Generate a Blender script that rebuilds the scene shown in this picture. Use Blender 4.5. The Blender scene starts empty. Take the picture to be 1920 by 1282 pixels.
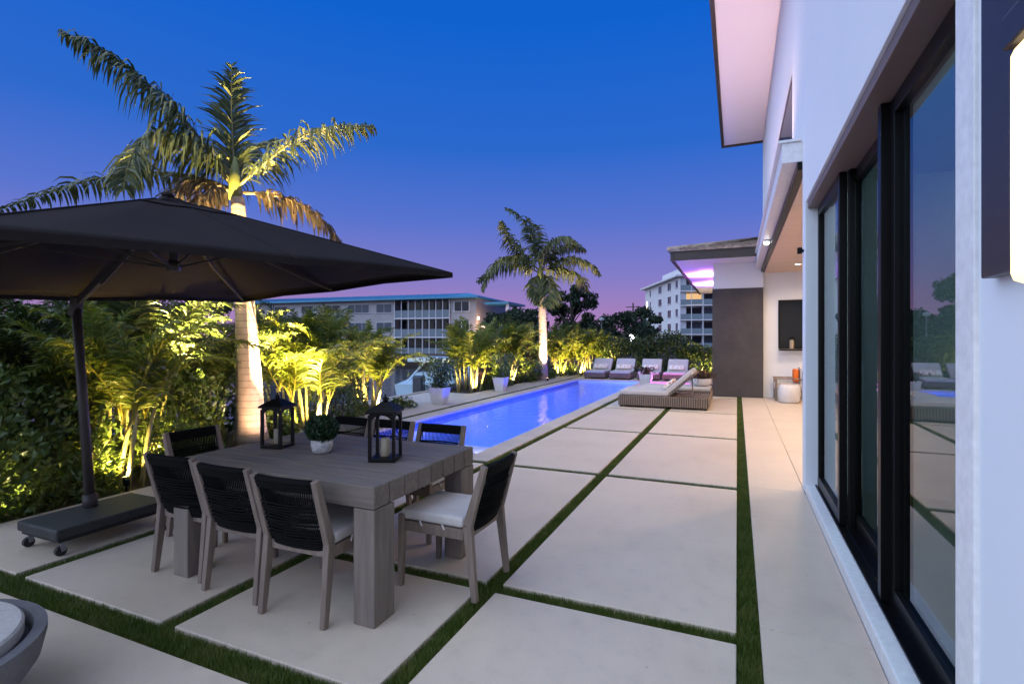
import bpy, math, random
import numpy as np
from mathutils import Vector, Matrix

scene = bpy.context.scene
COL = scene.collection
R = math.radians
random.seed(7)

# ------------------------------------------------------------------ camera
CAM_YAW = R(23.43)
CAM_H = 1.55
cam_d = bpy.data.cameras.new('camera')
cam_d.sensor_width = 36.0
cam_d.lens = 974.0 / 1920.0 * 36.0
cam_d.shift_y = -0.0026
cam_d.clip_start = 0.05
cam_d.clip_end = 3000
cam = bpy.data.objects.new('camera', cam_d)
cam.location = (0, 0, CAM_H)
cam.rotation_euler = (R(90), 0, CAM_YAW)
COL.objects.link(cam)
scene.camera = cam

# ------------------------------------------------------------------ sky, sun, exposure
world = bpy.data.worlds.new('World')
scene.world = world
world.use_nodes = True
wt = world.node_tree
wt.nodes.clear()


def wn(t, **kw):
    n = wt.nodes.new(t)
    for k, v in kw.items():
        setattr(n, k, v)
    return n


w_out = wn('ShaderNodeOutputWorld')
w_bg = wn('ShaderNodeBackground')
w_tc = wn('ShaderNodeTexCoord')
w_sep = wn('ShaderNodeSeparateXYZ')
w_ramp = wn('ShaderNodeValToRGB')
w_sky = wn('ShaderNodeTexSky')
w_sky.sky_type = 'NISHITA'
w_sky.sun_disc = False
SUN_ELEV, SUN_AZ = 2.0, 250.0
w_sky.sun_elevation = R(SUN_ELEV)
w_sky.sun_rotation = R(SUN_AZ)
wt.links.new(w_tc.outputs['Generated'], w_sep.inputs[0])
wt.links.new(w_sep.outputs['Z'], w_ramp.inputs[0])


def srgb(r, g, b):
    def f(c):
        c /= 255.0
        return c / 12.92 if c <= 0.04045 else ((c + 0.055) / 1.055) ** 2.4
    return (f(r), f(g), f(b), 1.0)


cr = w_ramp.color_ramp
cr.interpolation = 'LINEAR'
stops = [(0.0, srgb(178, 132, 182)), (0.05, srgb(162, 127, 188)), (0.12, srgb(128, 123, 200)),
         (0.22, srgb(84, 113, 205)), (0.34, srgb(40, 103, 204)), (0.52, srgb(8, 96, 206)), (1.0, srgb(0, 78, 184))]
while len(cr.elements) < len(stops):
    cr.elements.new(0.5)
for e, (p, c) in zip(cr.elements, stops):
    e.position = p
    e.color = c
w_mix = wn('ShaderNodeMix', data_type='RGBA', blend_type='ADD')
w_mix.inputs['Factor'].default_value = 0.006
wt.links.new(w_ramp.outputs[0], w_mix.inputs['A'])
wt.links.new(w_sky.outputs[0], w_mix.inputs['B'])
wt.links.new(w_mix.outputs['Result'], w_bg.inputs[0])
w_bg.inputs[1].default_value = 1.0
wt.links.new(w_bg.outputs[0], w_out.inputs[0])

# afterglow of the set sun: one very wide, soft sun lamp from behind and to the left
sun_d = bpy.data.lights.new('sun', 'SUN')
sun_d.energy = 3.5
sun_d.angle = R(110)
sun_d.color = (0.765, 0.89, 1.0)
sun = bpy.data.objects.new('sun', sun_d)
sun.rotation_euler = (R(44), 0, R(-42))
COL.objects.link(sun)

scene.view_settings.view_transform = 'Standard'
scene.view_settings.look = 'None'
scene.view_settings.exposure = 0.0
scene.view_settings.gamma = 1.0
scene.view_settings.use_curve_mapping = False
try:
    scene.cycles.use_denoising = True
    scene.cycles.denoiser = 'OPENIMAGEDENOISE'
    scene.cycles.max_bounces = 8
    scene.cycles.transparent_max_bounces = 16
    scene.cycles.sample_clamp_indirect = 6.0
    scene.cycles.caustics_reflective = False
    scene.cycles.caustics_refractive = False
except Exception:
    pass


# ------------------------------------------------------------------ materials
class NT:
    def __init__(self, name):
        self.m = bpy.data.materials.new(name)
        self.m.use_nodes = True
        self.t = self.m.node_tree
        self.t.nodes.clear()
        self.out = self.n('ShaderNodeOutputMaterial')

    def n(self, t, **kw):
        x = self.t.nodes.new(t)
        for k, v in kw.items():
            setattr(x, k, v)
        return x

    def l(self, a, b):
        self.t.links.new(a, b)

    def coord(self, scale=(1, 1, 1), kind='Object'):
        tc = self.n('ShaderNodeTexCoord')
        mp = self.n('ShaderNodeMapping')
        mp.inputs['Scale'].default_value = scale
        self.l(tc.outputs[kind], mp.inputs[0])
        return mp.outputs[0]

    def geo(self, scale=(1, 1, 1)):
        g = self.n('ShaderNodeNewGeometry')
        mp = self.n('ShaderNodeMapping')
        mp.inputs['Scale'].default_value = scale
        self.l(g.outputs['Position'], mp.inputs[0])
        return mp.outputs[0]

    def noise(self, vec, scale, detail=4, rough=0.55):
        x = self.n('ShaderNodeTexNoise')
        x.inputs['Scale'].default_value = scale
        x.inputs['Detail'].default_value = detail
        x.inputs['Roughness'].default_value = rough
        self.l(vec, x.inputs['Vector'])
        return x.outputs['Fac']

    def ramp(self, fac, stops):
        x = self.n('ShaderNodeValToRGB')
        while len(x.color_ramp.elements) < len(stops):
            x.color_ramp.elements.new(0.5)
        for e, (p, c) in zip(x.color_ramp.elements, stops):
            e.position = p
            e.color = tuple(c) + ((1,) if len(c) == 3 else ())
        self.l(fac, x.inputs[0])
        return x.outputs[0]

    def mul(self, a, b, f=1.0):
        x = self.n('ShaderNodeMix', data_type='RGBA', blend_type='MULTIPLY')
        x.inputs['Factor'].default_value = f
        self.l(a, x.inputs['A'])
        self.l(b, x.inputs['B'])
        return x.outputs['Result']

    def bump(self, h, strength=0.3, dist=0.01):
        x = self.n('ShaderNodeBump')
        x.inputs['Strength'].default_value = strength
        x.inputs['Distance'].default_value = dist
        self.l(h, x.inputs['Height'])
        return x.outputs[0]

    def bsdf(self, color=None, rough=0.6, metal=0.0, normal=None, spec=0.5, roughsock=None):
        x = self.n('ShaderNodeBsdfPrincipled')
        if color is not None:
            if hasattr(color, 'is_linked') or not isinstance(color, (tuple, list)):
                self.l(color, x.inputs['Base Color'])
            else:
                x.inputs['Base Color'].default_value = tuple(color[:3]) + (1,)
        x.inputs['Roughness'].default_value = rough
        x.inputs['Metallic'].default_value = metal
        x.inputs['Specular IOR Level'].default_value = spec
        if roughsock is not None:
            self.l(roughsock, x.inputs['Roughness'])
        if normal is not None:
            self.l(normal, x.inputs['Normal'])
        return x

    def done(self, sh):
        self.l(sh.outputs[0], self.out.inputs[0])
        return self.m


def mat_mottled(name, c0, c1, scale=6, rough=0.6, bump=0.2, bdist=0.004, fine=60, metal=0.0, spec=0.5, world_space=True, rnd=0.0):
    t = NT(name)
    v = t.geo() if world_space else t.coord()
    a = t.noise(v, scale, 5)
    col = t.ramp(a, [(0.3, c0), (0.7, c1)])
    f = t.noise(v, fine, 3)
    col = t.mul(col, t.ramp(f, [(0.25, (0.8, 0.8, 0.8)), (0.75, (1.1, 1.1, 1.1))]))
    if rnd:
        oi = t.n('ShaderNodeObjectInfo')
        col = t.mul(col, t.ramp(oi.outputs['Random'], [(0, (1 - rnd,) * 3), (1, (1 + rnd * .4,) * 3)]))
    rr = t.ramp(a, [(0.2, (rough - .1,) * 3), (0.8, (rough + .1,) * 3)])
    return t.done(t.bsdf(col, rough, metal, t.bump(f, bump, bdist), spec, rr))


def mat_plain(name, c, rough=0.5, metal=0.0, spec=0.5):
    t = NT(name)
    v = t.geo()
    f = t.noise(v, 25, 4)
    col = t.ramp(f, [(0.2, tuple(x * .86 for x in c)), (0.8, tuple(min(1, x * 1.1) for x in c))])
    return t.done(t.bsdf(col, rough, metal, t.bump(f, 0.08, 0.002), spec))


def mat_emit(name, c, s):
    t = NT(name)
    e = t.n('ShaderNodeEmission')
    e.inputs[0].default_value = tuple(c) + (1,)
    e.inputs[1].default_value = s
    return t.done(e)


def mat_wood(name, c0, c1, axis_scale=(2.5, 40, 40), rough=0.6):
    t = NT(name)
    v = t.coord(axis_scale)
    oi = t.n('ShaderNodeObjectInfo')
    add = t.n('ShaderNodeVectorMath', operation='ADD')
    t.l(v, add.inputs[0])
    sc = t.n('ShaderNodeVectorMath', operation='SCALE')
    sc.inputs[0].default_value = (37, 51, 23)
    t.l(oi.outputs['Random'], sc.inputs['Scale'])
    t.l(sc.outputs[0], add.inputs[1])
    a = t.noise(add.outputs[0], 1.0, 6, 0.6)
    col = t.ramp(a, [(0.25, c0), (0.75, c1)])
    col = t.mul(col, t.ramp(oi.outputs['Random'], [(0, (.85,) * 3), (1, (1.1,) * 3)]))
    return t.done(t.bsdf(col, rough, 0, t.bump(a, 0.25, 0.003), 0.3))


def mat_leaf(name, c0, c1, c2, rough=0.45, transl=0.3):
    t = NT(name)
    at = t.n('ShaderNodeAttribute')
    at.attribute_name = 'rnd'
    col = t.ramp(at.outputs['Fac'], [(0.0, c0), (0.55, c1), (1.0, c2)])
    b = t.bsdf(col, rough, 0, None, 0.4)
    tr = t.n('ShaderNodeBsdfTranslucent')
    t.l(col, tr.inputs[0])
    mx = t.n('ShaderNodeMixShader')
    mx.inputs[0].default_value = transl
    t.l(b.outputs[0], mx.inputs[1])
    t.l(tr.outputs[0], mx.inputs[2])
    return t.done(mx)


def mat_glass(name, tint=(0.75, 0.85, 0.86), ior=1.5, rough=0.0):
    t = NT(name)
    fr = t.n('ShaderNodeFresnel')
    ge = t.n('ShaderNodeNewGeometry')
    mi = t.n('ShaderNodeMapRange')
    mi.inputs['To Min'].default_value = ior
    mi.inputs['To Max'].default_value = 1.0 / ior
    t.l(ge.outputs['Backfacing'], mi.inputs['Value'])
    t.l(mi.outputs[0], fr.inputs[0])
    gl = t.n('ShaderNodeBsdfGlossy')
    gl.inputs['Roughness'].default_value = rough
    tp = t.n('ShaderNodeBsdfTransparent')
    tp.inputs[0].default_value = tuple(tint) + (1,)
    mx = t.n('ShaderNodeMixShader')
    t.l(fr.outputs[0], mx.inputs[0])
    t.l(tp.outputs[0], mx.inputs[1])
    t.l(gl.outputs[0], mx.inputs[2])
    return t.done(mx)


def mat_water(name, tint, ws=3.0, strength=0.25):
    t = NT(name)
    v = t.geo((1, 1, 1))
    a = t.noise(v, ws, 3, 0.5)
    bp = t.bump(a, strength, 0.05)
    fr = t.n('ShaderNodeFresnel')
    ge = t.n('ShaderNodeNewGeometry')
    mi = t.n('ShaderNodeMapRange')
    mi.inputs['To Min'].default_value = 1.33
    mi.inputs['To Max'].default_value = 1.0 / 1.33
    t.l(ge.outputs['Backfacing'], mi.inputs['Value'])
    t.l(mi.outputs[0], fr.inputs[0])
    t.l(bp, fr.inputs['Normal'])
    gl = t.n('ShaderNodeBsdfGlossy')
    gl.inputs['Roughness'].default_value = 0.03
    t.l(bp, gl.inputs['Normal'])
    tp = t.n('ShaderNodeBsdfTransparent')
    tp.inputs[0].default_value = tuple(tint) + (1,)
    mx = t.n('ShaderNodeMixShader')
    t.l(fr.outputs[0], mx.inputs[0])
    t.l(tp.outputs[0], mx.inputs[1])
    t.l(gl.outputs[0], mx.inputs[2])
    return t.done(mx)


def mat_deep_water(name):
    t = NT(name)
    a = t.noise(t.geo((1, 1, 1)), 1.2, 4, 0.6)
    return t.done(t.bsdf((0.01, 0.02, 0.03), 0.06, 0, t.bump(a, 0.3, 0.1), 0.6))


def mat_tile(name, c0, c1, size=0.05):
    t = NT(name)
    v = t.geo()
    br = t.n('ShaderNodeTexBrick')
    br.offset = 0.0
    br.inputs['Scale'].default_value = 1.0
    br.inputs['Color1'].default_value = tuple(c0) + (1,)
    br.inputs['Color2'].default_value = tuple(c1) + (1,)
    br.inputs['Mortar'].default_value = (.6, .65, .7, 1)
    br.inputs['Mortar Size'].default_value = 0.002
    br.inputs['Brick Width'].default_value = size
    br.inputs['Row Height'].default_value = size
    t.l(v, br.inputs['Vector'])
    return t.done(t.bsdf(br.outputs[0], 0.3))


def mat_rattan(name, c0, c1):
    t = NT(name)
    v = t.coord()
    wv = t.n('ShaderNodeTexWave', wave_type='BANDS', bands_direction='X')
    wv.inputs['Scale'].default_value = 6.5
    wv.inputs['Distortion'].default_value = .6
    t.l(v, wv.inputs['Vector'])
    col = t.ramp(wv.outputs['Fac'], [(0.1, c0), (0.7, c1)])
    return t.done(t.bsdf(col, 0.6, 0, t.bump(wv.outputs['Fac'], 0.8, 0.01)))


def mat_pillow(name):
    t = NT(name)
    v = t.coord()
    vo = t.n('ShaderNodeTexVoronoi')
    vo.inputs['Scale'].default_value = 14
    t.l(v, vo.inputs['Vector'])
    col = t.ramp(vo.outputs['Distance'], [(0.15, (.55, .12, .06)), (0.32, (.75, .42, .28)), (0.45, (.8, .76, .7))])
    return t.done(t.bsdf(col, 0.85))


M = {}
def mat_slab():
    t = NT('slab_stone')
    v = t.geo()
    a = t.noise(v, 1.1, 6, .6)
    b = t.noise(v, 9, 5, .6)
    f = t.noise(v, 110, 2)
    oi = t.n('ShaderNodeObjectInfo')
    col = t.ramp(a, [(0.28, (.60, .49, .375)), (0.5, (.66, .545, .425)), (0.72, (.69, .575, .45))])
    col = t.mul(col, t.ramp(b, [(0.28, (.92, .91, .90)), (0.46, (1, 1, 1)), (0.75, (1.05, 1.04, 1.03))]))
    col = t.mul(col, t.ramp(f, [(0.2, (.93, .93, .93)), (0.8, (1.05, 1.05, 1.05))]))
    vo = t.n('ShaderNodeTexVoronoi')
    vo.inputs['Scale'].default_value = 5.0
    t.l(v, vo.inputs['Vector'])
    col = t.mul(col, t.ramp(vo.outputs['Distance'], [(0.02, (.70, .66, .62)), (0.055, (1, 1, 1))]))
    col = t.mul(col, t.ramp(oi.outputs['Random'], [(0, (.92, .92, .93)), (1, (1.04, 1.03, 1.01))]))
    rr = t.ramp(b, [(0.2, (.36,) * 3), (0.8, (.6,) * 3)])
    return t.done(t.bsdf(col, .5, 0, t.bump(b, .16, .006), .5, rr))


M['slab'] = mat_slab()
M['coping'] = mat_mottled('coping_stone', (.52, .44, .37), (.62, .53, .45), 3, .6, .2, .003, 90, rnd=.08)
M['soil'] = mat_mottled('soil', (.03, .022, .015), (.07, .05, .035), 5, .9, .8, .03, 40)
M['turf_base'] = mat_mottled('turf_backing', (.012, .022, .006), (.03, .05, .012), 30, .9, .5, .01, 120)
M['turf'] = mat_leaf('turf_blade', (.05, .085, .010), (.09, .14, .016), (.19, .18, .06), .5, .2)
def mat_stucco():
    t = NT('white_stucco')
    v = t.geo()
    a = t.noise(v, .7, 5, .6)
    col = t.ramp(a, [(0.3, (.73, .775, .83)), (0.7, (.765, .805, .855))])
    f = t.noise(v, 55, 3)
    return t.done(t.bsdf(col, .8, 0, t.bump(f, .02, .001), .3))


M['stucco'] = mat_stucco()
M['white_trim'] = mat_plain('white_trim', (.80, .80, .80), .45)
M['soffit'] = NT('soffit_board')
M['soffit'] = M['soffit'].done(M['soffit'].bsdf((.70, .69, .75), .6))
M['ceiling'] = mat_wood('lanai_ceiling', (.60, .45, .32), (.72, .56, .42), (.8, 9, 9), .6)
M['black'] = mat_plain('black_aluminium', (.005, .005, .005), .35, 0, .15)
M['bronze'] = mat_plain('dark_bronze', (.035, .028, .024), .4)
M['head'] = mat_plain('brown_door_head', (.17, .125, .11), .5)
M['grey_wall'] = mat_mottled('grey_stone_cladding', (.045, .042, .045), (.075, .068, .07), 3, .8, .4, .004, 50)
M['tile_roof'] = mat_mottled('roof_tile', (.26, .20, .16), (.46, .38, .31), 5, .8, .3, .004, 40, rnd=.35)
M['glass'] = mat_glass('door_glass', (.58, .68, .72), 2.3)
M['glass_dark'] = mat_plain('dark_window_glass', (.012, .018, .026), .12, 0, .2)
M['glass_mid'] = mat_plain('curtained_window_glass', (.06, .08, .11), .2, 0, .2)
M['wood'] = mat_wood('weathered_teak', (.125, .10, .083), (.235, .193, .160))
M['wood_leg'] = mat_wood('weathered_teak_leg', (.15, .12, .10), (.25, .205, .17), (30, 30, 3))
M['chair_wood'] = mat_wood('chair_teak', (.17, .128, .10), (.28, .215, .17), (30, 30, 4))
M['rope'] = mat_plain('black_rope', (.006, .006, .006), .8, 0, .1)
M['cushion'] = mat_mottled('cream_cushion', (.60, .55, .50), (.68, .63, .58), 8, .9, .3, .002, 200)
M['candle'] = mat_plain('candle_wax', (.34, .28, .19), .5)
M['lantern'] = mat_plain('black_lantern_metal', (.008, .007, .006), .5, 0, .15)
M['pot_white'] = mat_mottled('white_ceramic', (.62, .60, .60), (.74, .72, .72), 6, .5, .2, .002, 60)
M['pot_carved'] = mat_mottled('carved_white_pot', (.50, .48, .46), (.72, .70, .68), 30, .7, .8, .01, 60)
M['canvas'] = mat_mottled('charcoal_canvas', (.022, .0185, .018), (.031, .026, .025), 3, .9, .25, .002, 250, spec=.04)
M['umb_metal'] = mat_plain('umbrella_metal', (.06, .05, .045), .5, .15, .25)
M['cart'] = mat_mottled('dark_granite_base', (.02, .022, .022), (.045, .047, .047), 20, .5, .3, .004, 80)
M['rubber'] = mat_plain('rubber', (.02, .02, .02), .7)
M['concrete'] = mat_mottled('cast_concrete', (.44, .41, .38), (.54, .50, .46), 4, .7, .25, .003, 70)
M['concrete_dark'] = mat_mottled('dark_cast_concrete', (.12, .115, .12), (.17, .165, .17), 5, .7, .3, .003, 60)
M['pool_tile'] = mat_tile('pool_plaster', (.50, .62, .75), (.46, .58, .72), .05)
M['pool_shelf'] = mat_tile('pool_shelf_plaster', (.72, .72, .78), (.69, .69, .76), .05)
M['waterline'] = mat_tile('waterline_tile', (.03, .05, .22), (.02, .04, .18), .05)
M['water'] = mat_water('pool_water', (.72, .88, 1.0), 2.6, .6)
M['spa_water'] = mat_water('spa_water', (.95, .80, 1.0), 4.0, .35)
M['canal'] = mat_deep_water('canal_water')
M['rattan'] = mat_rattan('brown_rattan', (.035, .026, .020), (.22, .17, .135))
M['lounge_cushion'] = mat_mottled('lounge_cushion', (.50, .465, .44), (.57, .535, .51), 6, .9, .2, .002, 180)
M['pillow'] = mat_pillow('patterned_pillow')
M['trunk'] = None
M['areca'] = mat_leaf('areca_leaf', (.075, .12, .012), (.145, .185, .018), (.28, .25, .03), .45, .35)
M['areca_unlit'] = mat_leaf('areca_leaf_unlit', (.035, .058, .012), (.065, .095, .018), (.11, .13, .03), .45, .3)  # areca leaf again, darkened in colour for the palms without lamplight
M['palm'] = mat_leaf('palm_leaf', (.05, .07, .025), (.10, .125, .035), (.2, .18, .06), .5, .25)
M['palm_dry'] = mat_leaf('palm_leaf_dry_lit', (.07, .06, .035), (.14, .10, .05), (.24, .17, .09), .7, .25)  # tan of dry leaves, also used where a frond is only lamplit
M['clusia'] = mat_leaf('hedge_leaf', (.045, .08, .014), (.08, .13, .022), (.14, .18, .045), .35, .2)
M['hedge_dark'] = mat_leaf('dark_hedge_leaf', (.018, .035, .010), (.035, .065, .016), (.07, .10, .03), .4, .15)
M['far_leaf'] = mat_leaf('far_tree_leaf', (.012, .026, .012), (.022, .042, .018), (.04, .06, .024), .6, .15)
M['croton'] = mat_leaf('croton_leaf', (.03, .04, .015), (.08, .03, .02), (.16, .05, .03), .5, .2)
M['topiary'] = mat_leaf('topiary_leaf', (.012, .035, .012), (.02, .055, .018), (.04, .085, .03), .5, .2)
M['rachis'] = mat_plain('frond_stalk', (.20, .22, .05), .5)
M['cane'] = mat_mottled('palm_cane', (.26, .25, .10), (.40, .36, .18), 10, .6, .3, .004, 50)
M['bark'] = mat_mottled('bark', (.05, .04, .03), (.10, .08, .06), 10, .9, .6, .02, 40)
M['bwall'] = mat_mottled('apartment_render', (.36, .345, .345), (.44, .42, .42), .3, .85, .1, .01, 6)
M['bwall_w'] = mat_mottled('white_apartment_render', (.62, .62, .66), (.70, .70, .74), .3, .85, .1, .01, 6)
M['broof'] = mat_plain('blue_metal_roof', (.05, .24, .40), .45)
M['brail'] = mat_plain('balcony_rail', (.16, .21, .25), .6)
M['porch_lit'] = mat_plain('orange_lit_render', (.50, .18, .06), .8)  # orange porch lamplight is put into this wall colour
M['boat'] = mat_plain('boat_gelcoat', (.50, .66, .76), .3)
M['boat_dark'] = mat_plain('boat_screen', (.03, .045, .06), .15)
M['steel'] = mat_plain('galvanised_steel', (.30, .31, .33), .4, .6)
M['orange_cloth'] = mat_plain('orange_cloth', (.75, .16, .02), .9)
M['room'] = mat_plain('room_paint', (.35, .38, .38), .8)
M['room_floor'] = mat_plain('room_floor', (.22, .20, .18), .3)
def sconce_mat():
    t = NT('sconce_glass')
    tc = t.n('ShaderNodeTexCoord')
    sp = t.n('ShaderNodeSeparateXYZ')
    t.l(tc.outputs['Object'], sp.inputs[0])
    ab = t.n('ShaderNodeMath', operation='ABSOLUTE')
    t.l(sp.outputs['Z'], ab.inputs[0])
    e = t.n('ShaderNodeEmission')
    t.l(t.ramp(ab.outputs[0], [(0.0, (1, .90, .70)), (0.24, (1, .74, .42))]), e.inputs[0])
    mr = t.n('ShaderNodeMapRange')
    mr.inputs['From Max'].default_value = .24
    mr.inputs['To Min'].default_value = 4.6
    mr.inputs['To Max'].default_value = 2.0
    t.l(ab.outputs[0], mr.inputs[0])
    t.l(mr.outputs[0], e.inputs[1])
    return t.done(e)


M['e_sconce'] = sconce_mat()
M['e_down'] = mat_emit('downlight_lens', (1.0, .78, .52), 8)
M['e_pool'] = mat_emit('pool_lamp_lens', (.10, .30, 1.0), 2.0)
M['e_pink'] = mat_emit('pink_jet_glow', (1.0, .35, .95), 5.0)
M['e_purple'] = mat_emit('purple_lamp_lens', (.75, .45, 1.0), 6)
M['e_warmwin'] = mat_emit('lit_room', (1.0, .60, .28), .9)
M['e_white'] = mat_emit('white_lamp', (.85, .92, 1.0), 14)
M['e_strip'] = mat_emit('room_strip', (.70, 1.0, .80), 9.0)
M['e_garden'] = mat_emit('garden_lamp_lens', (1.0, .75, .30), 20)


def trunk_mat():
    t = NT('ringed_palm_trunk')
    v = t.coord()
    wv = t.n('ShaderNodeTexWave', wave_type='BANDS', bands_direction='Z', wave_profile='SAW')
    wv.inputs['Scale'].default_value = 3.2
    wv.inputs['Distortion'].default_value = 0.7
    wv.inputs['Detail'].default_value = 3
    t.l(v, wv.inputs['Vector'])
    a = t.noise(v, 7, 5)
    col = t.ramp(a, [(0.3, (.27, .21, .175)), (0.7, (.42, .34, .28))])
    col = t.mul(col, t.ramp(wv.outputs['Fac'], [(0.0, (.42, .37, .34)), (0.16, (1, 1, 1)), (1, (1.05, 1.02, 1))]))
    return t.done(t.bsdf(col, .8, 0, t.bump(wv.outputs['Fac'], .5, .02)))


M['trunk'] = trunk_mat()


# ------------------------------------------------------------------ mesh helpers
class MB:
    def __init__(self):
        self.v = []
        self.f = []

    def add(self, vs, fs):
        o = len(self.v)
        self.v.extend([tuple(x) for x in vs])
        self.f.extend([tuple(i + o for i in f) for f in fs])
        return self

    def box(self, x0, x1, y0, y1, z0, z1, mat=None):
        vs = [Vector(p) for p in ((x0, y0, z0), (x1, y0, z0), (x1, y1, z0), (x0, y1, z0),
                                  (x0, y0, z1), (x1, y0, z1), (x1, y1, z1), (x0, y1, z1))]
        if mat is not None:
            vs = [mat @ p for p in vs]
        return self.add(vs, [(3, 2, 1, 0), (4, 5, 6, 7), (0, 1, 5, 4), (1, 2, 6, 5), (2, 3, 7, 6), (3, 0, 4, 7)])

    def bar(self, p0, p1, w, t=None, up=(0, 0, 1), w1=None, t1=None):
        t = w if t is None else t
        w1 = w if w1 is None else w1
        t1 = t if t1 is None else t1
        p0, p1 = Vector(p0), Vector(p1)
        d = (p1 - p0).normalized()
        u = Vector(up)
        if abs(d.dot(u)) > .98:
            u = Vector((0, 1, 0))
        a = d.cross(u).normalized()
        b = a.cross(d).normalized()
        vs = []
        for p, ww, tt in ((p0, w, t), (p1, w1, t1)):
            for sa, sb in ((-1, -1), (1, -1), (1, 1), (-1, 1)):
                vs.append(p + a * sa * ww / 2 + b * sb * tt / 2)
        return self.add(vs, [(0, 1, 2, 3), (7, 6, 5, 4), (0, 4, 5, 1), (1, 5, 6, 2), (2, 6, 7, 3), (3, 7, 4, 0)])

    def tube(self, pts, rad, n=8, cap=True):
        pts = [Vector(p) for p in pts]
        if not isinstance(rad, (list, tuple)):
            rad = [rad] * len(pts)
        o = len(self.v)
        for i, p in enumerate(pts):
            d = (pts[min(i + 1, len(pts) - 1)] - pts[max(i - 1, 0)]).normalized()
            u = Vector((0, 0, 1)) if abs(d.z) < .95 else Vector((1, 0, 0))
            a = d.cross(u).normalized()
            b = a.cross(d)
            for k in range(n):
                t = 2 * math.pi * k / n
                self.v.append(tuple(p + (a * math.cos(t) + b * math.sin(t)) * rad[i]))
        for i in range(len(pts) - 1):
            for k in range(n):
                a0, a1 = o + i * n + k, o + i * n + (k + 1) % n
                self.f.append((a0, a1, a1 + n, a0 + n))
        if cap:
            self.f.append(tuple(o + k for k in range(n))[::-1])
            self.f.append(tuple(o + (len(pts) - 1) * n + k for k in range(n)))
        return self

    def lathe(self, prof, n=24, c=(0, 0, 0)):
        o = len(self.v)
        for r, z in prof:
            for k in range(n):
                t = 2 * math.pi * k / n
                self.v.append((c[0] + r * math.cos(t), c[1] + r * math.sin(t), c[2] + z))
        for i in range(len(prof) - 1):
            for k in range(n):
                a0, a1 = o + i * n + k, o + i * n + (k + 1) % n
                self.f.append((a0, a1, a1 + n, a0 + n))
        self.f.append(tuple(o + k for k in range(n))[::-1])
        self.f.append(tuple(o + (len(prof) - 1) * n + k for k in range(n)))
        return self

    def mesh(self, name, mat):
        me = bpy.data.meshes.new(name)
        me.from_pydata(self.v, [], self.f)
        me.materials.append(mat)
        me.update()
        return me

    def build(self, name, mat, parent=None, bevel=0, smooth=False, loc=(0, 0, 0), seg=2):
        me = self.mesh(name, mat)
        return link(name, me, parent, bevel, smooth, loc, seg)


def link(name, me, parent=None, bevel=0, smooth=False, loc=(0, 0, 0), seg=2):
    o = bpy.data.objects.new(name, me)
    COL.objects.link(o)
    o.parent = parent
    o.location = loc
    if smooth:
        me.polygons.foreach_set('use_smooth', [True] * len(me.polygons))
    if bevel:
        b = o.modifiers.new('bevel', 'BEVEL')
        b.width = bevel
        b.segments = seg
        b.limit_method = 'ANGLE'
        b.angle_limit = R(40)
    return o


def tag(o, label=None, cat=None, group=None, kind=None):
    if label:
        o['label'] = label
    if cat:
        o['category'] = cat
    if group:
        o['group'] = group
    if kind:
        o['kind'] = kind
    return o


def thing(name, label, cat, loc=(0, 0, 0), rz=0, group=None):
    o = bpy.data.objects.new(name, None)
    COL.objects.link(o)
    o.location = loc
    o.rotation_euler = (0, 0, rz)
    o.empty_display_size = .2
    return tag(o, label, cat, group)


def copy_tree(o, kids, parent=None):
    c = o.copy()
    COL.objects.link(c)
    if parent is not None:
        c.parent = parent
    for ch in kids.get(o, []):
        copy_tree(ch, kids, c)
    return c


def kids_of(root):
    d = {}

    def rec(o):
        d[o] = [x for x in bpy.data.objects if x.parent == o]
        for x in d[o]:
            rec(x)
    rec(root)
    return d


def light(name, kind, loc, energy, color, parent=None, radius=.04, rot=None, spot=None, blend=.6, target=None):
    l = bpy.data.lights.new(name, kind)
    l.energy = energy
    l.color = color
    l.shadow_soft_size = radius
    if kind == 'SPOT':
        l.spot_size = R(spot or 120)
        l.spot_blend = blend
    o = bpy.data.objects.new(name, l)
    COL.objects.link(o)
    o.location = loc
    if target is not None:
        d = Vector(target) - Vector(loc)
        o.rotation_euler = d.to_track_quat('-Z', 'Y').to_euler()
    elif rot:
        o.rotation_euler = rot
    o.parent = parent
    return o


def np_mesh(name, verts, faces, mat, rnd=None):
    """verts (N,3), faces (F,k) of one size"""
    me = bpy.data.meshes.new(name)
    verts = np.asarray(verts, dtype=np.float32)
    faces = np.asarray(faces, dtype=np.int32)
    k = faces.shape[1]
    me.vertices.add(len(verts))
    me.vertices.foreach_set('co', verts.ravel())
    me.loops.add(faces.size)
    me.loops.foreach_set('vertex_index', faces.ravel())
    me.polygons.add(len(faces))
    me.polygons.foreach_set('loop_start', np.arange(0, faces.size, k, dtype=np.int32))
    me.polygons.foreach_set('loop_total', np.full(len(faces), k, dtype=np.int32))
    me.update(calc_edges=True)
    if rnd is not None:
        at = me.attributes.new('rnd', 'FLOAT', 'POINT')
        at.data.foreach_set('value', np.asarray(rnd, dtype=np.float32))
    me.materials.append(mat)
    me.validate()
    return me


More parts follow.
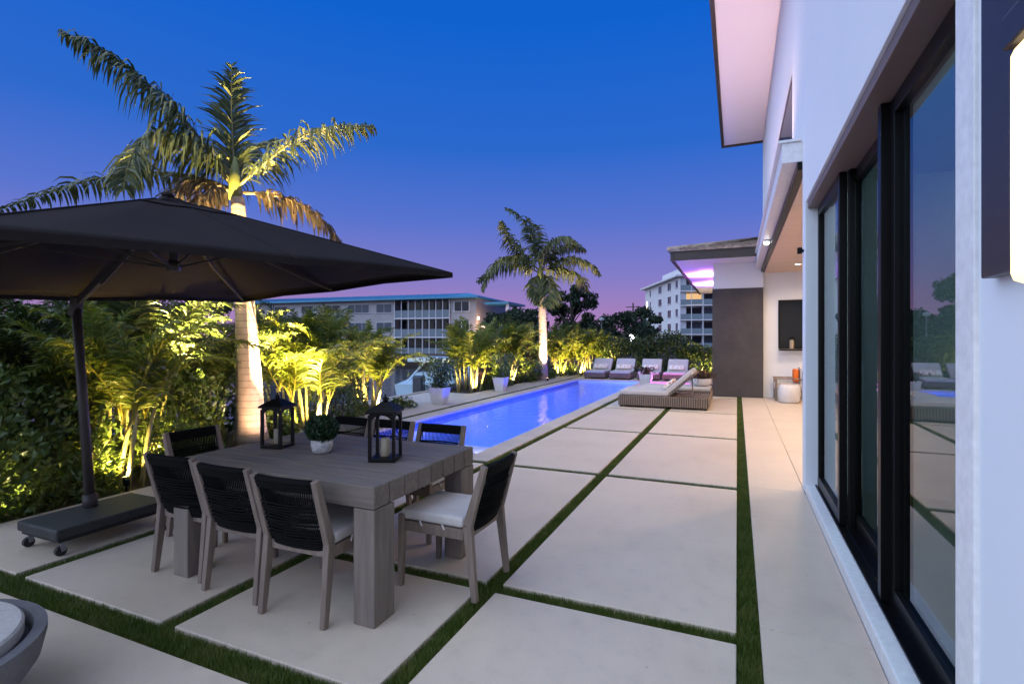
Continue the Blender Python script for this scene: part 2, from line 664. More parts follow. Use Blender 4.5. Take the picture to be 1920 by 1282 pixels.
def leaf_mesh(name, pts, size, mat, rng, up=0.4, aspect=.5, out=None):
    """many folded rhombus leaves at pts (N,3)"""
    n = len(pts)
    d = rng.normal(size=(n, 3))
    if out is not None:
        d = d * .8 + out
    d[:, 2] += up
    d /= np.linalg.norm(d, axis=1)[:, None]
    s = rng.normal(size=(n, 3))
    s -= (s * d).sum(1)[:, None] * d
    s /= np.linalg.norm(s, axis=1)[:, None]
    nn = np.cross(d, s)
    L = size * rng.uniform(.6, 1.25, n)[:, None]
    W = L * aspect
    a = pts - d * L * .5
    b = pts + s * W * .5 + nn * W * .15 - d * L * .05
    c = pts + d * L * .5
    e = pts - s * W * .5 + nn * W * .15 - d * L * .05
    v = np.stack([a, b, c, e], 1).reshape(-1, 3)
    i = np.arange(n)[:, None] * 4
    f = np.concatenate([i + np.array([[0, 1, 2]]), i + np.array([[0, 2, 3]])], 0)
    r = np.repeat(rng.uniform(0, 1, n), 4)
    return np_mesh(name, v, f, mat, r)


def frond_mesh(name, path, n=46, llen=.5, lw=.035, fwd=.5, droop=.35, lift=.15, mat=None, seed=0, rr=.018, both=True, ragged=.12, taper=.5):
    """feather palm frond along a polyline of points; each leaflet is a drooping strip"""
    rng = np.random.default_rng(seed)
    P = np.array(path, dtype=float)
    # resample with a catmull style cubic through arc length
    seg = np.linalg.norm(np.diff(P, axis=0), axis=1)
    s = np.concatenate([[0], np.cumsum(seg)])
    tot = s[-1]

    def at(u):
        x = u * tot
        return np.array([np.interp(x, s, P[:, k]) for k in range(3)])
    us = np.linspace(0, 1, 14)
    pts = np.array([at(u) for u in us])
    for _ in range(3):
        pts[1:-1] = (pts[:-2] + 2 * pts[1:-1] + pts[2:]) / 4

    def at2(u):
        return np.array([np.interp(u, us, pts[:, k]) for k in range(3)])
    V, F, RN = [], [], []
    # stalk
    m = 5
    tube = MB().tube([tuple(p) for p in pts], [rr * (1 - .85 * u) + .002 for u in us], m)
    V = [np.array(tube.v)]
    RN = [np.full(len(tube.v), .95)]
    for q in tube.f:
        if len(q) == 4:
            F.append((q[0], q[1], q[2]))
            F.append((q[0], q[2], q[3]))
    off = len(tube.v)
    for i in range(n):
        u = .12 + .88 * (i + rng.uniform(-.3, .3)) / (n - 1)
        u = min(max(u, .1), 1)
        p = at2(u)
        tg = at2(min(1, u + .03)) - at2(max(0, u - .03))
        tg /= np.linalg.norm(tg) + 1e-9
        side = np.cross(tg, (0, 0, 1.0))
        ns = np.linalg.norm(side)
        side = side / ns if ns > .15 else np.array((1.0, 0, 0))
        upv = np.cross(side, tg)
        prof = (math.sin(math.pi * min(1, .18 + .80 * u)) ** .6) * (1 - .35 * u * taper)
        for sg in ((-1, 1) if both else (1,)):
            if rng.uniform() < ragged:
                continue
            L = llen * max(.25, prof) * rng.uniform(.6, 1.15)
            d = side * sg * rng.uniform(.8, 1.1) + tg * fwd * rng.uniform(.7, 1.3) + upv * (lift + rng.normal() * .28)
            d /= np.linalg.norm(d)
            wdir = np.cross(d, upv)
            wdir /= np.linalg.norm(wdir) + 1e-9
            wv = wdir * .75 + upv * rng.normal() * .5
            wv /= np.linalg.norm(wv)
            dr = droop * rng.uniform(.6, 1.5)
            vs = []
            q = p.copy()
            dd = d.copy()
            for k, (ww, st) in enumerate(((.5, 0), (1, .3), (.75, .35), (0, .35))):
                q = q + dd * L * st
                dd = dd + np.array((0, 0, -dr * (k + .4) * .6))
                dd /= np.linalg.norm(dd)
                if ww > 0:
                    vs += [q + wv * lw * ww / 2, q - wv * lw * ww / 2]
                else:
                    vs += [q]
            V.append(np.array(vs))
            rv = rng.uniform(0, .8)
            RN.append(np.full(7, rv))
            o = off
            F += [(o, o + 1, o + 3), (o, o + 3, o + 2), (o + 2, o + 3, o + 5), (o + 2, o + 5, o + 4), (o + 4, o + 5, o + 6)]
            off += 7
    return np_mesh(name, np.concatenate(V), np.array(F), mat, np.concatenate(RN))


def sheet_cuts(xs, ys, hole, z):
    mb = MB()
    for i in range(len(xs) - 1):
        for j in range(len(ys) - 1):
            cx, cy = (xs[i] + xs[i + 1]) / 2, (ys[j] + ys[j + 1]) / 2
            if hole(cx, cy):
                continue
            mb.add([(xs[i], ys[j], z), (xs[i + 1], ys[j], z), (xs[i + 1], ys[j + 1], z), (xs[i], ys[j + 1], z)], [(0, 1, 2, 3)])
    return mb


# ================================================================== SETTING
PX0, PX1, PY0, PY1 = -5.62, -3.25, 6.30, 19.40      # pool inside faces
SX0, SX1, SY0, SY1 = -2.95, -1.55, 17.35, 19.40     # spa inside faces
CW = .35


def in_pool(x, y):
    return (PX0 - .2 < x < PX1 + .2 and PY0 - .2 < y < PY1 + .2) or (SX0 - .2 < x < SX1 + .2 and SY0 - .2 < y < SY1 + .2)


far = MB().add([(-2000, -2000, -3), (2000, -2000, -3), (2000, 2000, -3), (-2000, 2000, -3)], [(0, 1, 2, 3)])
tag(far.build('terrain', M['soil']), kind='structure')
g = sheet_cuts([-8.5, PX0 - .2, PX1 + .2, SX0 - .2, SX1 + .2, 300], [-40, PY0 - .2, SY0 - .2, PY1 + .2, 300], in_pool, -.06)
tag(g.build('ground', M['soil']), kind='structure')
cw = MB().add([(-400, -200, -1.2), (-8.5, -200, -1.2), (-8.5, 46, -1.2), (-400, 46, -1.2)], [(0, 1, 2, 3)])
tag(cw.build('canal_water', M['canal']), kind='structure')
tag(MB().box(-8.62, -8.505, -40, 46, -2.9, .0).build('seawall', M['concrete']), 'low grey concrete seawall between the planting bed and the canal', 'wall', kind='structure')
tag(MB().box(-400, -8.52, 46, 300, -2.9, -.5).build('far_bank', M['soil']), kind='structure')

patio = tag(MB().box(-5.72, 7.0, -2.5, 5.80, -.30, -.056).build('patio', M['turf_base']), kind='structure')
path = tag(MB().box(-7.0, -6.12, 6.0, 22.6, -.3, -.056).build('path', M['soil']), kind='structure')
deck = tag(MB().box(-2.80, 7.0, 5.82, 15.6, -.3, -.056).build('pavement', M['turf_base']), kind='structure')
deck2 = tag(MB().box(-6.0, -.62, 19.88, 22.6, -.3, -.056).build('pavement', M['soil']), kind='structure')

slab_count = 0


def slab(parent, x0, x1, y0, y1, top=0.0, t=.05, bevel=.006, mat='slab', name='slab'):
    cx, cy = (x0 + x1) / 2, (y0 + y1) / 2
    w, l = (x1 - x0) / 2, (y1 - y0) / 2
    return MB().box(-w, w, -l, l, -t, 0).build(name, M[mat], parent, bevel, loc=(cx, cy, top))


HW = .058
XS = [.055, -1.42, -2.85, -4.33]
YS = [1.76, 2.94, 5.88, 8.79, 11.70, 14.62]
cols = [(-1.42 + HW, .055 - HW), (-2.85 + HW, -1.42 - HW)]
# dining terrace
rows = [(-2.4, 1.68), (1.85, 2.94 - HW), (2.94 + HW, 5.88 - HW)]
for y0, y1 in rows[1:]:
    for x0, x1 in cols:
        slab(patio, x0, x1, y0, y1)
slab(patio, -4.33 + HW, -2.85 - HW, 1.85, 5.88 - HW)
slab(patio, -5.70, -4.33 - HW, 1.85, 5.88 - HW)
slab(patio, -1.42 + HW, .055 - HW, -2.4, 1.68)
slab(patio, -5.70, -1.42 - HW, -2.4, 1.68)
# long strip of pavers along the house
yy = [-2.4, 0.2, 3.1, 6.02, 8.9, 11.8, 14.7, 15.38]
for a, b in zip(yy[:-1], yy[1:]):
    slab(patio if b < 6.1 else deck, .055 + HW, .628, a + .002, b - .002, bevel=.003)
# beside the pool
for k, (a, b) in enumerate(zip(YS[2:-1], YS[3:])):
    for x0, x1 in cols:
        slab(deck, x0, x1, a + HW, b - HW)
slab(deck, -1.42 + HW, .055 - HW, 14.62 + HW, 15.18)
slab(deck, -2.85 + HW, -1.42 - HW, 14.62 + HW, 16.9)
slab(deck, -1.42 + HW, -.64, 15.21, 17.0)
# lanai floor
for i in range(4):
    for j in range(5):
        slab(deck, .632 + i * 1.3, .632 + i * 1.3 + 1.296, 6.3 + j * 1.86, 6.3 + j * 1.86 + 1.856, bevel=.002)
# path left of the pool
for k in range(14):
    slab(path, -7.0, -6.12, 6.02 + k * 1.18, 6.02 + k * 1.18 + 1.17, bevel=.004, mat='coping')
# lounger terrace
for i in range(4):
    for j in range(2):
        slab(deck2, -6.0 + i * 1.33, -6.0 + i * 1.33 + 1.32, 19.90 + j * 1.35, 19.90 + j * 1.35 + 1.34, bevel=.004)

# grass joints: backing is the dark base; the pile is real blades
rng = np.random.default_rng(3)
strips = []
for x in XS[:1]:
    strips.append((x - HW, x + HW, -1.5, 15.2))
strips.append((-1.42 - HW, -1.42 + HW, 1.86, 14.7))
strips.append((-1.42 - HW, -1.42 + HW, 0.2, 1.66))
strips.append((-2.85 - HW, -2.85 + HW, 1.86, 16.9))
strips.append((-4.33 - HW, -4.33 + HW, 1.86, 5.82))
strips.append((-5.7, -.01, 1.68, 1.85))
for y in YS[1:]:
    strips.append((-2.79, -1.48, y - HW, y + HW))
    strips.append((-1.36, -.005, y - HW, y + HW))
strips.append((-5.7, -2.915, 5.815, 5.95))
strips.append((-6.11, -6.005, 6.0, 22.4))
pv = []
for (x0, x1, y0, y1) in strips:
    L = max(x1 - x0, y1 - y0)
    near = 1.0
    area = (x1 - x0) * (y1 - y0)
    cy = (y0 + y1) / 2
    nseg = max(1, int((y1 - y0) / 1.0))
    for k in range(nseg):
        a, b = y0 + (y1 - y0) * k / nseg, y0 + (y1 - y0) * (k + 1) / nseg
        dist = max(1.8, math.hypot((x0 + x1) / 2, (a + b) / 2))
        dens = min(45000, 190000 / dist ** 1.2)
        n = int((x1 - x0) * (b - a) * dens)
        p = np.stack([rng.uniform(x0 + .004, x1 - .004, n), rng.uniform(a, b, n), np.full(n, -.056), np.full(n, dist)], 1)
        pv.append(p)
pv = np.concatenate(pv)
n = len(pv)
ang = rng.uniform(0, 6.283, n)
hh = rng.uniform(.040, .064, n)
wd = .0016 + .0007 * pv[:, 3]
lean = rng.normal(size=(n, 2)) * .021
a = pv[:, :3] + np.stack([np.cos(ang) * wd, np.sin(ang) * wd, np.zeros(n)], 1)
b = pv[:, :3] - np.stack([np.cos(ang) * wd, np.sin(ang) * wd, np.zeros(n)], 1)
c = pv[:, :3] + np.stack([lean[:, 0], lean[:, 1], hh], 1)
V = np.stack([a, b, c], 1).reshape(-1, 3)
F = np.arange(3 * n).reshape(-1, 3)
tag(link('grass', np_mesh('grass', V, F, M['turf'], np.repeat(np.clip(.55 * rng.uniform(0, 1, n) + .25 + .22 * np.sin(pv[:, 0] * 11 + pv[:, 1] * 7) * np.sin(pv[:, 1] * 17 - pv[:, 0] * 5) + .5 * (rng.uniform(0, 1, n) > .95), 0, 1), 3))), 'short green turf growing in the joints between the paving slabs', 'grass', kind='stuff')

# pool -----------------------------------------------------------------
WZ = -.09
pool = MB()
x0, x1, y0, y1, SH = PX0, PX1, PY0, PY1, 7.95
pool.add([(x0, SH, -1.35), (x1, SH, -1.35), (x1, y1, -1.35), (x0, y1, -1.35)], [(0, 1, 2, 3)])
pool.add([(x0, SH, -.28), (x1, SH, -.28), (x1, SH, -1.35), (x0, SH, -1.35)], [(0, 3, 2, 1)])
for (xa, ya, xb, yb) in ((x0, SH, x0, y1), (x1, y1, x1, SH), (x0, y1, x1, y1)):
    pool.add([(xa, ya, -1.35), (xb, yb, -1.35), (xb, yb, -.2), (xa, ya, -.2)], [(0, 1, 2, 3)])
pool_o = tag(pool.build('pool', M['pool_tile']), kind='structure')
sh = MB().add([(x0, y0, -.28), (x1, y0, -.28), (x1, SH, -.28), (x0, SH, -.28)], [(0, 1, 2, 3)])
for (xa, ya, xb, yb) in ((x0, y0, x0, SH), (x1, SH, x1, y0), (x1, y0, x0, y0)):
    sh.add([(xa, ya, -.28), (xb, yb, -.28), (xb, yb, -.2), (xa, ya, -.2)], [(0, 1, 2, 3)])
sh.build('sun_shelf', M['pool_shelf'], pool_o)
wl = MB()
for (xa, ya, xb, yb) in ((x0, y0, x0, y1), (x1, y1, x1, y0), (x0, y1, x1, y1), (x1, y0, x0, y0)):
    wl.add([(xa, ya, -.2), (xb, yb, -.2), (xb, yb, -.049), (xa, ya, -.049)], [(0, 1, 2, 3)])
wl.build('waterline_tile', M['waterline'], pool_o)
tag(MB().add([(x0, y0, WZ), (x1, y0, WZ), (x1, y1, WZ), (x0, y1, WZ)], [(0, 1, 2, 3)]).build('pool_water', M['water']), kind='structure')
sp = MB()
sp.add([(SX0, SY0, -.8), (SX1, SY0, -.8), (SX1, SY1, -.8), (SX0, SY1, -.8)], [(0, 1, 2, 3)])
for (xa, ya, xb, yb) in ((SX0, SY0, SX0, SY1), (SX1, SY1, SX1, SY0), (SX0, SY1, SX1, SY1), (SX1, SY0, SX0, SY0)):
    sp.add([(xa, ya, -.8), (xb, yb, -.8), (xb, yb, -.05), (xa, ya, -.05)], [(0, 1, 2, 3)])
spa = tag(sp.build('spa_pool', M['pool_shelf']), kind='structure')
tag(MB().add([(SX0, SY0, -.07), (SX1, SY0, -.07), (SX1, SY1, -.07), (SX0, SY1, -.07)], [(0, 1, 2, 3)]).build('spa_water', M['spa_water']), kind='structure')


def cope_run(x0, x1, y0, y1, along, n):
    for k in range(n):
        if along == 'y':
            a, b = y0 + (y1 - y0) * k / n, y0 + (y1 - y0) * (k + 1) / n
            slab(pool_o, x0, x1, a + .0015, b - .0015, .002, .052, .008, 'coping', 'coping_stone')
        else:
            a, b = x0 + (x1 - x0) * k / n, x0 + (x1 - x0) * (k + 1) / n
            slab(pool_o, a + .0015, b - .0015, y0, y1, .002, .052, .008, 'coping', 'coping_stone')


cope_run(PX0 - CW, PX0, PY0, PY1, 'y', 22)
cope_run(PX1, PX1 + .325, PY0, SY0 - .26, 'y', 18)
cope_run(PX0 - CW, PX1 + .325, PY0 - CW, PY0, 'x', 5)
cope_run(PX0 - CW, SX1 + .35, PY1, PY1 + .46, 'x', 8)
cope_run(PX1, SX0, SY0 - .26, PY1, 'y', 4)
cope_run(SX0, SX1 + .35, SY0 - .26, SY0, 'x', 3)
cope_run(SX1, SX1 + .35, SY0, SY1, 'y', 3)

pool_lights = [(PX1 - .03, 9.2 + 2.35 * k) for k in range(5)]
for k, (lx, ly) in enumerate(pool_lights):
    sx = 1 if lx < -4 else -1
    t = thing('pool_lamp', 'underwater lamp low in the right pool wall, ' + ['next to the shallow shelf', 'second from the shallow shelf', 'midway along the pool', 'second from the spa', 'next to the spa'][k], 'lamp', (lx, ly, -.62), 0, 'underwater lamps along the pool walls')
    mb = MB()
    mb.tube([(-.03 * sx, 0, 0), (.01 * sx, 0, 0)], .09, 16)
    mb.build('bezel', M['steel'], t)
    MB().tube([(.0105 * sx, 0, 0), (.016 * sx, 0, 0)], .07, 16).build('lens', M['e_pool'], t)
    light('pool_light', 'POINT', (.25 * sx, 0, .1), 170, (.008, .062, 1.0), t, .14)
for lx, lab in ((-4.7, 'underwater lamp in the shallow shelf, on the hedge side'), (-3.65, 'underwater lamp in the shallow shelf, on the house side')):
    t = thing('pool_lamp', lab, 'lamp', (lx, PY0 + .03, -.19))
    MB().tube([(0, -.02, 0), (0, .012, 0)], .05, 14).build('lens', M['e_pool'], t)
    light('pool_light', 'POINT', (0, .75, .035), 95, (.66, .46, 1.0), t, .05)
for k, (lx, ly, hz) in enumerate(((-2.35, 18.0, .07), (-2.1, 18.7, .16))):
    t = thing('bubbler_lamp', ['small round pink glowing bubbler nearest the white planter', 'taller cone of pink lit water in the spa'][k], 'lamp', (lx, ly, -.07), 0, 'pink lit bubblers in the spa')
    mb = MB()
    mb.lathe([(.17, 0), (.13, hz * .35), (.07, hz * .75), (.02, hz)], 14)
    mb.build('water_jet', M['e_pink'], t, smooth=True)  # jet emits pink itself, standing in for lamplight on the water
    light('pink_light', 'POINT', (0, 0, hz + .15), 20, (1.0, .12, .85), t, .06)
light('pink_light', 'POINT', (-2.25, 18.4, -.4), 120, (1.0, .08, .85), spa, .08)

# dock -------------------------------------------------------------------
dock = tag(MB().box(-8.50, -7.005, 10.1, 13.4, -.3, -.03).build('dock', M['concrete']), kind='structure')
slab(dock, -8.62, -7.01, 10.0, 10.3, .02, .045, .006, 'coping', 'edge_stone')

# ================================================================== HOUSE
house = thing('white_house', 'large white two storey house with black framed sliding doors and overhanging eaves along the patio', 'house', (0, 0, 0))
HX = .63


def hp(name, mb, mat, bevel=.004, parent=None, **k):
    return mb.build(name, M[mat], parent or house, bevel, **k)


# walls of the near block; opening for the sliding doors Y 2.02..6.0, z .09...2.93
W = MB()
W.box(HX, HX + .3, -2.5, 2.02, 0, 7.4)
hp('wall', W, 'stucco')
hp('wall', MB().box(HX + .001, HX + .299, 2.02, 5.98, 2.93, 7.4), 'stucco')
hp('wall', MB().box(HX, HX + .3, 5.98, 6.22, 0, 7.4), 'stucco')
hp('wall', MB().box(HX + .002, HX + .299, 6.22, 7.35, 3.64, 7.4), 'stucco')
hp('door_sill', MB().box(HX + .003, HX + .16, 2.022, 5.978, -.05, .085), 'white_trim', .008)
hp('door_trim', MB().box(HX - .012, HX + .02, 1.88, 2.018, 0, 2.95), 'white_trim', .004)
hp('door_head', MB().box(HX + .02, HX + .28, 2.03, 5.97, 2.86, 2.928), 'head', .004)
# sliding doors: three panels on three tracks
DZ0, DZ1 = .10, 2.858


def door_panel(x, ya, yb, handle=False, st=.075, xt=.055):
    d = MB()
    d.box(x, x + xt, ya, ya + st, DZ0, DZ1)
    d.box(x, x + xt, yb - st, yb, DZ0, DZ1)
    d.box(x, x + xt, ya + st, yb - st, DZ0, DZ0 + .10)
    d.box(x, x + xt, ya + st, yb - st, DZ1 - .09, DZ1)
    o = hp('sliding_door', d, 'black', .004)
    o['label'] = 'tall glass door panel in a black frame'
    MB().box(x + xt * .45, x + xt * .6, ya + st, yb - st, DZ0 + .10, DZ1 - .09).build('pane', M['glass'], o)
    if handle:
        h = MB()
        h.bar((x - .03, yb - st * .5, .95), (x - .03, yb - st * .5, 1.35), .016)
        h.bar((x - .03, yb - st * .5, 1.0), (x + .002, yb - st * .5, 1.0), .012)
        h.bar((x - .03, yb - st * .5, 1.3), (x + .002, yb - st * .5, 1.3), .012)
        h.build('handle', M['black'], o, .003)
    return o


door_panel(.775, 2.06, 3.46)
door_panel(.835, 3.50, 4.84)
door_panel(.735, 4.76, 5.95)
tr = MB()
for k in range(4):
    tr.box(.715 + k * .06, .733 + k * .06, 2.03, 5.97, .086, .10)
tr.box(.72, .96, 2.03, 5.97, .072, .0865)
hp('door_track', tr, 'black', .002)
post = MB()
post.box(.732, .868, 3.464, 3.53, .1, 2.858)
post.box(.792, .833, 4.70, 4.76, .1, 2.858)
hp('door_post', post, 'black', .003)
# the room behind the glass
rm = MB()
rm.box(.96, 6.0, -2.0, 6.1, -.04, .06)
hp('room_floor', rm, 'room_floor', 0)
rm = MB()
rm.box(5.9, 6.0, -2.0, 6.1, .06, 3.1)
rm.box(.96, 5.9, 6.0, 6.1, .06, 3.1)
rm.box(.96, 5.9, -2.0, -1.9, .06, 3.1)
hp('room_wall', rm, 'room', 0)
hp('room_ceiling', MB().box(.96, 6.0, -2.0, 6.1, 3.1, 3.2), 'stucco', 0)
hp('room_light', MB().box(2.2, 2.28, .5, 5.6, 3.05, 3.095), 'e_strip', 0)
hp('room_light', MB().box(3.6, 3.68, .5, 5.6, 3.05, 3.095), 'e_strip', 0)
light('room_lamp', 'POINT', (2.6, 3.6, 2.9), 55, (.8, .95, 1.0), house, .15)
light('room_lamp', 'POINT', (3.0, 1.0, 2.9), 55, (.8, .95, 1.0), house, .15)
isl = MB()
isl.box(2.4, 3.3, 1.5, 4.6, .06, .96)
hp('kitchen_island', isl, 'concrete_dark', .01)
# ledge over the lanai with its dark screen track
hp('ledge', MB().box(.44, 1.0, 6.225, 15.38, 3.42, 3.63), 'white_trim', .006)
hp('ledge', MB().box(.40, .62, 6.20, 15.40, 3.632, 3.66), 'white_trim', .004)
hp('screen_track', MB().box(.585, .665, 6.225, 15.38, 3.33, 3.418), 'black', .004)
# upper storey set along the lanai
hp('wall', MB().box(HX + .064, HX + .298, 7.352, 17.0, 3.64, 7.38), 'stucco')
UX = HX + .06
for ya, yb in ((7.45, 10.4), (11.2, 13.2), (14.0, 16.2)):
    f = MB()
    f.box(UX - .015, UX + .03, ya, ya + .08, 3.7, 5.1)
    f.box(UX - .015, UX + .03, yb - .08, yb, 3.7, 5.1)
    f.box(UX - .015, UX + .03, ya + .08, yb - .08, 5.02, 5.1)
    f.box(UX - .015, UX + .03, ya + .08, yb - .08, 3.7, 3.78)
    o = hp('window', f, 'bronze', .003)
    MB().box(UX - .01, UX + .002, ya + .08, yb - .08, 3.78, 5.02).build('pane', M['glass_dark'], o)
hp('window_band', MB().box(UX - .012, UX + .003, 7.9, 16.3, 5.12, 5.26), 'white_trim', .004)
# main eave
hp('soffit', MB().box(-.36, HX + .5, -2.5, 17.0, 7.41, 7.46), 'soffit', 0)
hp('fascia', MB().box(-.44, -.362, -2.5, 17.08, 7.36, 7.72), 'bronze', .006)
hp('fascia', MB().box(-.36, HX + .5, 17.002, 17.08, 7.36, 7.72), 'bronze', .006)
rf = MB()
rf.add([(-.46, -2.6, 7.73), (6, -2.6, 9.6), (6, 17.1, 9.6), (-.46, 17.1, 7.73), (-.46, -2.6, 7.66), (6, -2.6, 9.5), (6, 17.1, 9.5), (-.46, 17.1, 7.66)],
       [(0, 1, 2, 3), (7, 6, 5, 4), (0, 4, 5, 1), (1, 5, 6, 2), (2, 6, 7, 3), (3, 7, 4, 0)])
hp('roof', rf, 'tile_roof', 0)
for k, y in enumerate((8.0, 10.4, 12.8, 15.2)):
    o = hp('wall_washer', MB().box(.45, .53, y - .3, y + .3, 3.661, 3.70), 'bronze', .004)
    MB().box(.455, .525, y - .28, y + .28, 3.701, 3.704).build('lens', M['e_down'], o)
    light('eave_light', 'SPOT', (.40, y, 3.74), 190, (1.0, .60, .44), o, .06, (math.pi, 0, 0), 165, .8)
# lanai: back wall, ceiling, side walls
hp('wall', MB().box(HX + .005, 6.2, 15.40, 15.60, 0, 3.5), 'stucco')
hp('ceiling', MB().box(.67, 6.2, 6.225, 15.398, 3.32, 3.40), 'ceiling', 0)
hp('wall', MB().box(5.6, 5.8, 6.25, 15.398, 0, 3.318), 'stucco', 0)
hp('wall', MB().box(.932, 5.6, 6.115, 6.30, 0, 3.318), 'stucco', 0)
nf = MB()
nf.box(1.00, 1.04, 15.34, 15.398, 1.30, 2.58)
nf.box(2.36, 2.40, 15.34, 15.398, 1.30, 2.58)
nf.box(1.04, 2.36, 15.34, 15.398, 2.54, 2.58)
nf.box(1.04, 2.36, 15.34, 15.398, 1.30, 1.34)
o = hp('wall_niche', nf, 'black', .003)
MB().box(1.04, 2.36, 15.38, 15.397, 1.34, 2.54).build('pane', M['glass_dark'], o)
ll = [(1.3, 7.2), (1.3, 9.4), (1.3, 11.6), (1.3, 13.8), (3.0, 8.3), (3.0, 11.0), (3.0, 13.6)]
for (x, y) in ll:
    o = hp('downlight', MB().lathe([(.08, 0), (.08, -.012), (.06, -.015)], 16, (x, y, 3.318)), 'white_trim', 0)
    MB().lathe([(.055, 0), (.055, -.004)], 16, (x, y, 3.302)).build('lens', M['e_down'], o)
    light('lanai_light', 'SPOT', (x, y, 3.27), 132, (1.0, .72, .48), o, .06, (0, 0, 0), 165, .6)
# side wing that closes the terrace
hp('wing_wall', MB().box(-.62, HX + .004, 15.20, 15.60, 0, 2.92), 'grey_wall', .006)
hp('wing_wall', MB().box(-.60, HX + .004, 15.22, 15.60, 2.922, 3.60), 'stucco', .004)
hp('wing_wall', MB().box(-.615, HX + .2, 15.602, 24.0, 0, 3.60), 'stucco', .004)
hp('soffit', MB().box(-1.50, HX - .02, 13.98, 25.0, 3.602, 3.65), 'soffit', 0)
fa = MB()
fa.box(-1.58, -1.502, 13.90, 25.0, 3.57, 3.80)
fa.box(-1.50, .43, 13.90, 13.978, 3.57, 3.80)
hp('fascia', fa, 'bronze', .005)
# hip roof with laid tiles
RX0, RY0, RZ0 = -1.60, 13.86, 3.80
sl = math.tan(R(12.5))
core = MB()
core.add([(RX0, RY0, RZ0), (HX, RY0, RZ0), (HX, RY0 + 2.23, RZ0 + 2.23 * sl), (RX0, 25, RZ0), (HX, 25, RZ0 + 2.23 * sl)],
         [(0, 1, 2), (0, 2, 4, 3)])
roof = hp('roof', core, 'tile_roof', 0)
tl = MB()
tl.add([(-.10, -.02, 0), (-.05, -.02, .045), (.05, -.02, .045), (.10, -.02, 0), (-.10, .36, .0), (-.05, .36, .04), (.05, .36, .04), (.10, .36, 0),
        (-.10, -.02, -.025), (.10, -.02, -.025)],
       [(0, 1, 5, 4), (1, 2, 6, 5), (2, 3, 7, 6), (0, 8, 9, 3, 2, 1)])
tile_me = tl.mesh('roof_tile', M['tile_roof'])
for r in range(7):
    yv = RY0 + r * .32
    n = int((HX - .02 - (RX0 + r * .32)) / .205)
    for k in range(n):
        o = link('roof_tile', tile_me, roof)
        x = HX - .12 - k * .205 + (r % 2) * .1 - .1
        o.location = (x, yv, RZ0 + (yv - RY0) * sl + .02 + random.uniform(-.004, .004))
        o.rotation_euler = (math.atan(sl) - .03, random.uniform(-.03, .03), random.uniform(-.03, .03))
for r in range(3):
    xv = RX0 + r * .32
    for k in range(30):
        yv = RY0 + .15 + r * .32 + k * .205
        o = link('roof_tile', tile_me, roof)
        o.location = (xv, yv, RZ0 + (xv - RX0) * sl + .02)
        o.rotation_euler = (math.atan(sl) - .03, random.uniform(-.02, .02), -math.pi / 2)
hipm = MB()
hipm.tube([(RX0 - .02, RY0 - .02, RZ0 + .05), (HX, RY0 + 2.25, RZ0 + 2.25 * sl + .06)], .07, 10)
hipm.build('ridge_cap', M['tile_roof'], roof, smooth=True)
for k, y in enumerate((17.6, 20.6)):
    t = thing('wall_lamp', ['nearer purple up lamp under the wing eave', 'farther purple up lamp under the wing eave'][k], 'lamp', (-.66, y, 3.12), 0, 'purple lamps under the wing eave')
    MB().box(-.05, .045, -.05, .05, -.10, .08).build('housing', M['bronze'], t, .006)
    MB().lathe([(.035, 0), (.035, .006)], 12, (-.005, 0, .081)).build('lens', M['e_purple'], t)
    light('purple_light', 'SPOT', (-.24, 0, .02), 420, (.55, .20, 1.0), t, .05, (math.pi, 0, 0), 160, .7)
# sconce on the near wall
t = thing('wall_sconce', 'tall glowing white glass wall lamp on a dark metal back plate beside the doors', 'lamp', (HX - .002, 1.36, 1.90))
MB().box(-.035, 0, -.80, .40, -.19, .95).build('back_plate', M['bronze'], t, .004)
MB().box(-.13, -.037, -.55, 0, -.24, .23).build('glass_shade', M['e_sconce'], t, .02)
MB().box(-.135, -.036, -.555, .006, .233, .30).build('cap', M['bronze'], t, .004)
# little camera on the corner and the small dome lamp under the ledge
t = thing('security_camera', 'small black bracketed camera on the white house corner above the patio', 'camera', (HX, 6.10, 2.46))
MB().bar((0.0, 0, 0), (-.05, 0, 0), .03).build('bracket', M['black'], t, .003)
MB().box(-.06, -.015, -.025, .025, -.03, .035).build('camera_body', M['black'], t, .008)
t = thing('dome_lamp', 'small round white lamp glowing under the ledge of the upper floor', 'lamp', (.51, 10.9, 3.42))
MB().lathe([(.07, 0), (.07, -.03), (.05, -.04)], 16).build('base', M['white_trim'], t)
MB().lathe([(.05, -.04), (.045, -.07), (.02, -.09)], 16).build('globe', M['e_white'], t, smooth=True)

# lanai furniture
t = thing('drum_stool', 'white ceramic drum stool on the lanai floor by the back wall', 'stool', (1.17, 14.35, .0))
MB().lathe([(.20, 0), (.235, .06), (.25, .22), (.235, .38), (.19, .44)], 20).build('body', M['pot_white'], t, smooth=True)
t = thing('lounge_chair', 'low wooden lounge chair with an orange pillow beside the white stool', 'chair', (1.20, 14.95, 0), R(90))
for sx in (-1, 1):
    for sy in (-1, 1):
        MB().bar((sx * .3, sy * .3, 0), (sx * .3, sy * .3, .55 if sy > 0 else .75), .05).build('leg', M['chair_wood'], t, .004)
    MB().box(sx * .3 - .04, sx * .3 + .04, -.34, .34, .55, .58).build('armrest', M['chair_wood'], t, .004)
MB().box(-.28, .28, -.3, .32, .28, .44).build('seat', M['cushion'], t, .03, seg=3)
MB().box(-.28, .28, -.36, -.24, .42, .85).build('backrest', M['cushion'], t, .03, seg=3)
MB().box(-.2, .2, -.22, -.10, .47, .80).build('pillow', M['orange_cloth'], t, .04, seg=3)
t = thing('table_lantern', 'small white lantern standing in front of the dark wall niche', 'lantern', (1.30, 15.26, 1.16))
